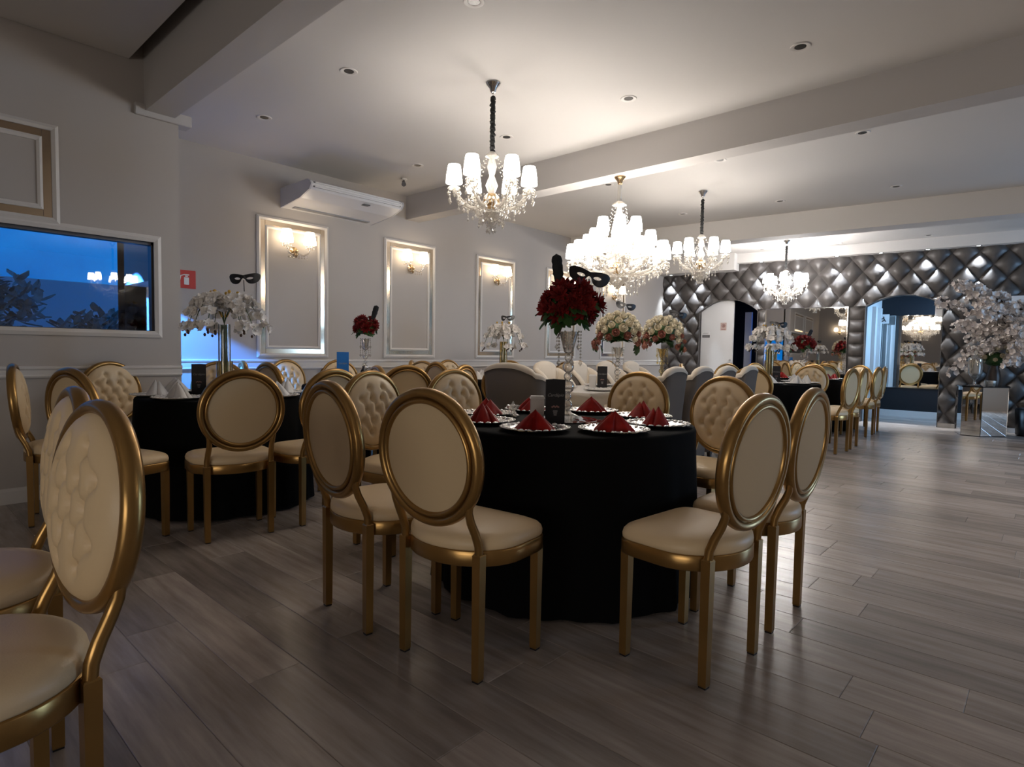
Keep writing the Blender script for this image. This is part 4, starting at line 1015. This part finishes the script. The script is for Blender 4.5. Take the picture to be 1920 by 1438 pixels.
def crystal_vase(x, y, h, label, m=None, slim=False):
    m = m or M_CRYST
    t = thing('crystal_vase', label, 'vase', (x, y, ZT+(.007 if (x, y) == T1 else 0)), 0, 'tall crystal vases')
    k = .8 if slim else 1
    MB().lathe([(0, 0), (.058*k, 0), (.062*k, .008), (.056*k, .018), (.024*k, .03), (.016, .045)], 20).build('foot', m, t, smooth=True, angle=50)
    st = MB(); z = .045
    for rr in (.026, .020, .034, .022, .030, .020): st.sphere((0, 0, z+rr*.75), rr*k, 12, 7, (1, 1, .8)); z += rr*1.42
    sc = (h-.10)/z; 
    st.v = [(a, b, .045+(c-.045)*sc if c > .045 else c) for a, b, c in st.v]; st.build('stem', m, t, smooth=True)
    MB().lathe([(.014, h-.11), (.024, h-.10), (.036*k, h-.05), (.050*k, h), (.047*k, h), (.033*k, h-.045), (.015, h-.09), (0, h-.092)], 20).build('cup', m, t, smooth=True, angle=60)
    cb = MB()
    for q in range(10):
        w = 2*pi*q/10; drop_meshes(cb, (.060*k*cos(w), .060*k*sin(w), h-.0), 4+5*(q % 2), .0075, .015)
    stuff(cb.build('crystal_drops', m, t))
    return t
def bouquet_red(x, y, z, R, n, nl, label, seed):
    random.seed(seed); t = thing('red_bouquet', label, 'bouquet', (x, y, z), 0, 'red flower arrangements')
    MB().sphere((0, 0, .02*R), R*.62, 14, 9, (1, 1, .8)).build('foliage_core', M_LEAF, t, smooth=True)
    for i, d in enumerate(fib(n, -.30, .98)):
        g = random.uniform(.74, .98)
        if i % 6 == 3: put('leaf', LEAFM, t, Vector((d.x*R*.8, d.y*R*.8, d.z*R*.72)), d+Vector((random.uniform(-.5, .5), random.uniform(-.5, .5), .3)), random.uniform(.7, .95)*R/.15); continue
        put('blossom', DAHL, t, Vector((d.x*R*g, d.y*R*g, d.z*R*g*.95)), d+Vector((random.uniform(-.45, .45), random.uniform(-.45, .45), .15)), random.uniform(.75, 1.2)*R/.15)
    for d in fib(nl, -.75, .25): put('leaf', LEAFM, t, Vector((d.x*R*.78, d.y*R*.78, d.z*R*.62)), Vector((d.x, d.y, d.z+1.1)), random.uniform(.8, 1.1)*R/.15, atan2(d.y, d.x))
    for k in range(7):
        a = k*2.4; d = Vector((cos(a)*.8, sin(a)*.8, .55+.4*(k % 2))).normalized(); b = MB()
        b.tube([d*R*.6, d*R*1.12], .0016, 5)
        for q in range(6): b.sphere(tuple(d*R*(.85+.05*q)+Vector((.008*sin(q*2), .008*cos(q*2), .003))), .0055, 6, 4)
        b.build('berry_sprig', M_REDF, t)
    st = MB().tube([(0, 0, 0), (.35*R, -1.05*R, -.95*R)], .003, 6); 
    return t, st
def bouquet_rose(x, y, z, R, n, label, seed):
    random.seed(seed); t = thing('rose_bouquet', label, 'bouquet', (x, y, z), 0, 'ivory rose arrangements')
    MB().sphere((0, 0, .01), R*.66, 14, 9, (1, 1, .8)).build('foliage_core', M_LEAF, t, smooth=True)
    for i, d in enumerate(fib(n, -.40, .98)):
        low_ = d.z < -.05 and i % 3 != 0
        put('rose_bloom', ROSED if low_ else ROSEM, t, Vector((d.x*R*.9, d.y*R*.9, d.z*R*.82)), d+Vector((0, 0, .15)), random.uniform(1.0, 1.35)*R/.17)
    for d in fib(26, -.85, .0): put('leaf', LEAFM, t, Vector((d.x*R*.62, d.y*R*.62, d.z*R*.52)), Vector((d.x*.5, d.y*.5, 1)), random.uniform(.8, 1.1)*R/.17, atan2(d.y, d.x))
    for c in ((-.74, -.67), (.70, .60)):                       # trailing dusty clusters at both sides
        for k in range(9):
            d = Vector((c[0]+random.uniform(-.32, .32), c[1]+random.uniform(-.32, .32), -.62+random.uniform(-.22, .22)))
            put('rose_bloom' if k % 3 else 'leaf', ROSED if k % 3 else LEAFM, t, d*R, d+Vector((random.uniform(-.5, .5), random.uniform(-.5, .5), .6)), random.uniform(.75, 1.05)*R/.17)
    return t
def bouquet_orchid(x, y, z, R, stems, per, label, seed, droop=1.0):
    random.seed(seed); t = thing('orchid_bouquet', label, 'bouquet', (x, y, z), 0, 'white orchid arrangements')
    sb = MB()
    for s in range(stems):
        a = 2*pi*s/stems+random.uniform(-.3, .3); L = R*random.uniform(.85, 1.2); pts = []
        for k in range(9):
            f = k/8; r = L*f**1.3; pts.append(Vector((r*cos(a), r*sin(a), R*(.95*sin(f*2.1)-.95*droop*f**3.0))))
        sb.tube([(.01*cos(a), .01*sin(a), -.27)]+[tuple(p) for p in pts], .0028, 5)
        for k in range(per):
            f = .25+.75*k/(per-1); i = min(7, int(f*8)); p = pts[i].lerp(pts[i+1], f*8-i)
            for q in range(4):
                d = Vector((cos(a)*.6+random.uniform(-1, 1), sin(a)*.6+random.uniform(-1, 1), random.uniform(-.2, .9)))
                o = put('orchid_bloom', ORCH, t, p+d.normalized()*.028, d, random.uniform(.85, 1.2)*(R/.24)**.5)
        if s % 2 == 0:
            b = MB()
            for q in range(3): b.sphere(tuple(pts[8]+Vector((.012*cos(q*2)*1.3, .012*sin(q*2), -.02-.016*q))), .009, 7, 5, (1, 1, 1.3))
            b.build('bud', M_TWIG, t, smooth=True)
    sb.build('stem', M_STEM, t)
    for k in range(5):
        a = k*1.3; d = Vector((cos(a)*.4, sin(a)*.4, 1)); b = MB()
        b.tube([d*R*.2, d*R*.95], .003, 5); b.sphere(tuple(d*R*.95), .012, 6, 4); b.sphere(tuple(d*R*.8), .010, 6, 4); b.build('gold_sprig', M_YEL, t, smooth=True)
    return t
def glass_cylinder(x, y, h, r, label, m):
    t = thing('cylinder_vase', label, 'vase', (x, y, ZT), 0, 'tall cylinder vases')
    MB().lathe([(0, 0), (r, 0), (r, .006), (r*.95, h), (r*.9, h), (r*.93, .012), (0, .012)], 20).build('glass_wall', m, t, smooth=True, angle=50)
    sb = MB()
    for k in range(9): a = k*.7; sb.tube([(r*.6*cos(a), r*.6*sin(a), .014), (r*.4*cos(a+.8), r*.4*sin(a+.8), h*.99)], .0045, 6)
    sb.build('flower_stems', M_STEM, t, smooth=True); return t
def mask_mesh():
    H = [(0, .022), (.020, .029), (.050, .039), (.080, .047), (.099, .046), (.107, .034), (.102, .010), (.089, -.015), (.066, -.033), (.042, -.037), (.023, -.027), (.011, -.009), (0, -.003)]
    half = []
    for i in range(len(H)-1):
        p0, p1, p2, p3 = H[max(0, i-1)], H[i], H[i+1], H[min(len(H)-1, i+2)]
        for k in range(3):
            f = k/3; half.append(tuple(.5*(2*p1[c]+(p2[c]-p0[c])*f+(2*p0[c]-5*p1[c]+4*p2[c]-p3[c])*f*f+(3*p1[c]-p0[c]-3*p2[c]+p3[c])*f**3) for c in (0, 1)))
    half.append(H[-1]); out = half+[(-x, z) for x, z in reversed(half[1:-1])]
    holes = [[(s*.042+.021*cos(2*pi*k/14), .003+.0095*math.copysign(abs(sin(2*pi*k/14))**1.2, sin(2*pi*k/14))+.22*(s*(.021*cos(2*pi*k/14)))) for k in range(14)] for s in (-1, 1)]
    bm = bmesh.new(); es = []
    for loop in [out]+holes:
        v = [bm.verts.new((x, 0, z)) for x, z in loop]; es += [bm.edges.new((v[i], v[(i+1) % len(v)])) for i in range(len(v))]
    bmesh.ops.triangle_fill(bm, edges=es, use_beauty=True)
    bmesh.ops.solidify(bm, geom=bm.faces[:], thickness=.003)
    for v in bm.verts: v.co.y += 4.2*v.co.x**2-.012*exp(-((v.co.x/.014)**2))*(1 if v.co.z < .01 else .3)
    bmesh.ops.recalc_face_normals(bm, faces=bm.faces[:])
    me = bpy.data.meshes.new('mask'); bm.to_mesh(me); bm.free(); me.materials.append(M_MASK); return me
MASKM = mask_mesh()
def mask(loc, deg, roll_, label, sc=1.0):
    t = thing('masquerade_mask', label, 'mask', loc, radians(deg), 'black eye masks')
    o = link('face_plate', MASKM, t); o.rotation_euler = (-.25, roll_, 0); o.scale = (sc, sc, sc)
    MB().tube([(.0, .01, -.01), (.0, .02, -.09)], .003, 6).build('pick', M_BLACK, t); return t
def feather(loc, deg, lean_, L, label):
    t = thing('feather', label, 'feather', loc, radians(deg), 'black feathers')
    M = Matrix.Rotation(lean_, 4, 'Y'); n = 14; vs = []; rad = []
    pr = []
    for k in range(n+1):
        f = k/n; w = .0265*sqrt(max(0, 1-max(0, (f-.84)/.16)**2))*(.66+.34*min(1, f*2.2))
        pr.append((w, f*L))
    mb = MB()
    for r, z in pr:
        for k in range(12): a = 2*pi*k/12; mb.v.append(tuple(M @ Vector((r*cos(a)*(1+.06*sin(z*190)), r*.35*sin(a), z))))
    for i in range(n):
        for k in range(12): mb.f.append((i*12+k, i*12+(k+1) % 12, (i+1)*12+(k+1) % 12, (i+1)*12+k))
    mb.build('vane', M_FEATH, t, smooth=True); MB().tube([M @ Vector((0, 0, -.05)), M @ Vector((0, 0, L*.95))], .002, 5).build('quill', M_BLACK, t); return t

# front table
crystal_vase(T1[0], T1[1], .44, 'tall beaded crystal vase carrying the red flowers on the front table')
t, st = bouquet_red(T1[0], T1[1], 1.315, .150, 40, 22, 'dark red flower ball with green leaves on the front table', 11); st.build('loose_stem', M_TWIG, t)
feather((-1.865, 2.395, 1.42), 45, radians(-7), .175, 'upright blue-black feather in the front red flower ball')
mask((-1.735, 2.465, 1.478), 40, radians(15), 'shiny black eye mask tilted on the front red flower ball')
# left table
glass_cylinder(T2[0], T2[1], .50, .042, 'clear tall vase with green stems on the left table', M_GLASS)
MB_ = thing('amber_holder', 'amber glass cylinder around the foot of the orchid vase on the left table', 'vase', (T2[0], T2[1], ZT)); MB().lathe([(.050, .001), (.054, .001), (.054, .24), (.050, .24)], 20).build('glass_wall', M_AMBER, MB_, smooth=True, angle=50)
bouquet_orchid(T2[0], T2[1], 1.26, .235, 9, 7, 'large white orchid bunch over the left table', 5)
mask((T2[0]+.075, T2[1]+.105, 1.585), 52, radians(-4), 'black eye mask above the white orchids of the left table', 1.0)
# table with the blue card
crystal_vase(T3[0], T3[1], .44, 'slim crystal vase with red flowers right of the blue card', None, True)
bouquet_red(T3[0], T3[1], 1.30, .125, 26, 14, 'small red flower ball before the second wall moulding', 12)
feather((T3[0]+.06, T3[1]+.04, 1.38), 45, radians(16), .15, 'black feather in the red flower ball before the second moulding')
# far orchid table
glass_cylinder(T4[0], T4[1], .46, .05, 'tall vase with green stems on the far table by the left wall', M_AMBER)
bouquet_orchid(T4[0], T4[1], 1.24, .22, 7, 6, 'white orchid bunch before the third wall moulding', 6, 1.25)
mask((T4[0]+.08, T4[1]-.04, 1.50), 20, 0, 'small black eye mask among the orchids before the third moulding', .85)
# long white table
crystal_vase(-3.28, 5.19, .40, 'near crystal vase with ivory roses on the long white table')
bouquet_rose(-3.28, 5.19, 1.315, .205, 46, 'near ivory rose ball with dusty red blooms below the largest chandelier', 8)
mask((-3.22, 5.22, 1.575), 36, radians(12), 'black eye mask on top of the near ivory rose ball', .95)
crystal_vase(-3.28, 6.11, .40, 'far amber crystal vase with ivory roses on the long white table', M_AMBER)
bouquet_rose(-3.28, 6.11, 1.325, .205, 44, 'far ivory rose ball before the quilted wall, left of the white door', 9)
mask((-3.14, 6.20, 1.545), 40, radians(14), 'black eye mask half hidden on the far ivory rose ball', .95)
# right tables
glass_cylinder(T6[0], T6[1], .46, .05, 'tall gold-tinted vase with stems on the right white-napkin table', M_AMBER)
bouquet_orchid(T6[0], T6[1], 1.24, .27, 9, 7, 'white orchid bunch before the back mirror', 7)
mask((T6[0]+.12, T6[1]-.06, 1.50), 30, radians(5), 'black eye mask on the orchids before the back mirror', 1.0)
crystal_vase(T7[0], T7[1], .42, 'crystal vase with red flowers before the back mirror', None, True)
bouquet_red(T7[0], T7[1], 1.28, .150, 28, 14, 'red flower ball before the back mirror', 13)
feather((T7[0]+.03, T7[1], 1.37), 40, radians(25), .16, 'black feather in the red flower ball before the back mirror')

# ------------------------------------------------------------------ mirrored pedestals at the right
def pedestal(x, y, rz, label):
    t = thing('mirrored_pedestal', label, 'pedestal', (x, y, 0), rz)
    poly = [(-.17, -.33), (.06, -.36), (.33, -.04), (.31, .30), (-.02, .38), (-.28, .06)]
    MB().prism([(a*.98, b*.98) for a, b in poly], .0, .70).build('core', M_BLACKG, t)
    for i in range(6):
        a, b = Vector(poly[i]), Vector(poly[(i+1) % 6]); d = (b-a); L = d.length; M = Matrix.Translation((a.x, a.y, 0)) @ Matrix.Rotation(atan2(d.y, d.x), 4, 'Z')
        MB().box(.004, L-.004, -.002, .003, .012, .70, M).build('mirror_panel', M_MIRROR, t)
    MB().prism([(a*1.05, b*1.05) for a, b in poly], .70, .716).build('top_plate', M_BLACKG, t)
    return t
pedestal(-.80, 11.06, 0, 'mirrored pedestal with a glass jar on top at the right of the arch')
pedestal(.14, 9.92, .3, 'second mirrored pedestal cut by the right edge of the photo')
jr = thing('glass_jar', 'lidded glass apothecary jar on the mirrored pedestal', 'jar', (-.86, 10.98, .717))
MB().lathe([(0, 0), (.075, 0), (.078, .01), (.02, .03), (.014, .08), (.05, .12), (.085, .18), (.092, .38), (.086, .385), (.078, .19), (.04, .13), (0, .12)], 24).build('bowl', M_CRYST, jr, smooth=True, angle=50)
MB().lathe([(.094, .386), (.09, .40), (.05, .43), (.02, .445), (.014, .46), (.026, .48), (.022, .50), (0, .53)], 20).build('lid', M_CRYST, jr, smooth=True, angle=60)
cb = thing('crystal_bowl', 'low cut crystal bowl on the mirrored pedestal', 'bowl', (-.68, 11.0, .717))
MB().lathe([(0, 0), (.05, 0), (.055, .01), (.07, .08), (.066, .08), (.05, .015), (0, .012)], 12, mod=lambda a, r, z: 1+.05*cos(12*a)).build('bowl_body', M_CRYST, cb)
vp = thing('brown_vase', 'dark brown vase behind the crystal bowl on the mirrored pedestal', 'vase', (-.66, 11.22, .717))
MB().lathe([(0, 0), (.07, 0), (.075, .02), (.085, .12), (.07, .22), (.05, .27), (.058, .30), (.05, .30), (.042, .27), (0, .25)], 24).build('vase_body', M_VASEB, vp, smooth=True, angle=50)
random.seed(21); rb = thing('rose_bunch', 'bunch of cream roses in the brown vase on the pedestal', 'bouquet', (-.66, 11.22, 1.14))
MB().sphere((0, 0, -.03), .15, 12, 8, (1, 1, .7)).build('foliage_core', M_LEAF, rb, smooth=True)
for d in fib(30, -.35, .97): put('rose_bloom', ROSEM, rb, Vector((d.x*.21, d.y*.21, d.z*.15)), d, random.uniform(.9, 1.25))
for d in fib(14, -.8, .3): put('leaf', LEAFM, rb, Vector((d.x*.17, d.y*.17, d.z*.14)), Vector((d.x*.5, d.y*.5, 1)), .9, atan2(d.y, d.x))
MB().tube([(0, 0, -.15), (0, 0, -.02)], .012, 8).build('stem', M_STEM, rb)
tl = thing('table_lamp', 'white lampshade on a dark stem on the pedestal at the right edge', 'lamp', (-.06, 9.86, .717))
MB().lathe([(0, 0), (.06, 0), (.06, .012), (.014, .03), (.010, .36), (0, .36)], 16).build('stem', M_BLACK, tl, smooth=True, angle=50)
MB().shell([(.105, .31), (.09, .53)], 24).build('lamp_shade', M_WHITEW, tl, smooth=True); MB().tube([(-.1, 0, .36), (.1, 0, .36)], .003, 6).build('shade_spider', M_BLACK, tl)
# blossom tree beside the pedestal
bt = thing('blossom_tree', 'large artificial tree with white blossoms spreading over the mirrored pedestal', 'tree', (-.20, 11.42, 0))
MB().lathe([(0, 0), (.17, 0), (.19, .02), (.21, .38), (.19, .40), (.17, .36), (0, .34)], 24).build('pot', M_BLACK, bt, smooth=True, angle=50)
random.seed(31); tr = MB().tube([(0, 0, .34), (.03, .0, .8), (-.03, -.02, 1.3), (-.02, -.05, 1.75)], [.05, .045, .04, .03], 10); tips = []
for k in range(26):
    a = radians(95+random.uniform(0, 250)); el = random.uniform(-.35, 1.0); L = random.uniform(.55, 1.2)
    z0 = random.uniform(1.25, 1.75); p0 = Vector((-.02, -.04, z0)); pts = []
    for q in range(6):
        f = q/5; p = p0+Vector((cos(a)*L*f, -abs(sin(a))*L*.6*f, el*L*.75*f-.42*L*f*f*(1 if el < .4 else .35))); p += Vector((random.uniform(-.03, .03), random.uniform(-.03, .03), random.uniform(-.02, .02)))
        p.z = min(p.z, 2.62); p.x = max(p.x, -1.38); pts.append(p)
    tr.tube([tuple(p) for p in pts], [.014, .011, .009, .007, .005, .003], 6); tips.append(pts)
tr.build('trunk', M_TWIG, bt, smooth=True)
nb = 0
for pts in tips:
    for q in range(11):
        f = .22+.78*q/10; i = min(4, int(f*5)); p = pts[i].lerp(pts[i+1], f*5-i); d = Vector((random.uniform(-1, 1), random.uniform(-1.2, .6), random.uniform(-.6, 1)))
        if nb < 290: put('blossom_cluster', BLOM, bt, p+d.normalized()*.05, d, random.uniform(1.3, 2.1)); nb += 1
# courtyard plants
random.seed(41)
def shrub(x, y, h, r, n, label):
    t = thing('shrub', label, 'shrub', (x, y, -.02)); mb = MB()
    MB().tube([(0, 0, 0), (.04, 0, h*.5), (0, .05, h*.85)], [.05, .035, .015], 7).build('stem', M_TWIG, t)
    for k in range(n):
        d = Vector((random.gauss(0, 1), random.gauss(0, 1), random.gauss(0, 1))).normalized()*r*random.random()**.4
        petal(mb, random.uniform(.14, .26), .09, .1, Matrix.Translation((d.x, d.y, h*.72+d.z*.75)) @ RZ(random.uniform(0, 6.28)) @ RY(random.uniform(-1, 1)), 3)
    stuff(mb.build('foliage', M_LEAFB, t))
shrub(-8.6, .98, 2.15, .50, 260, 'leafy shrub in the courtyard at the left part of the window')
shrub(-8.5, -1.3, 3.0, .60, 300, 'tall leafy shrub in the courtyard behind the window frame edge')
shrub(-8.9, 1.98, 1.75, .38, 170, 'low shrub in the courtyard at the middle of the window')
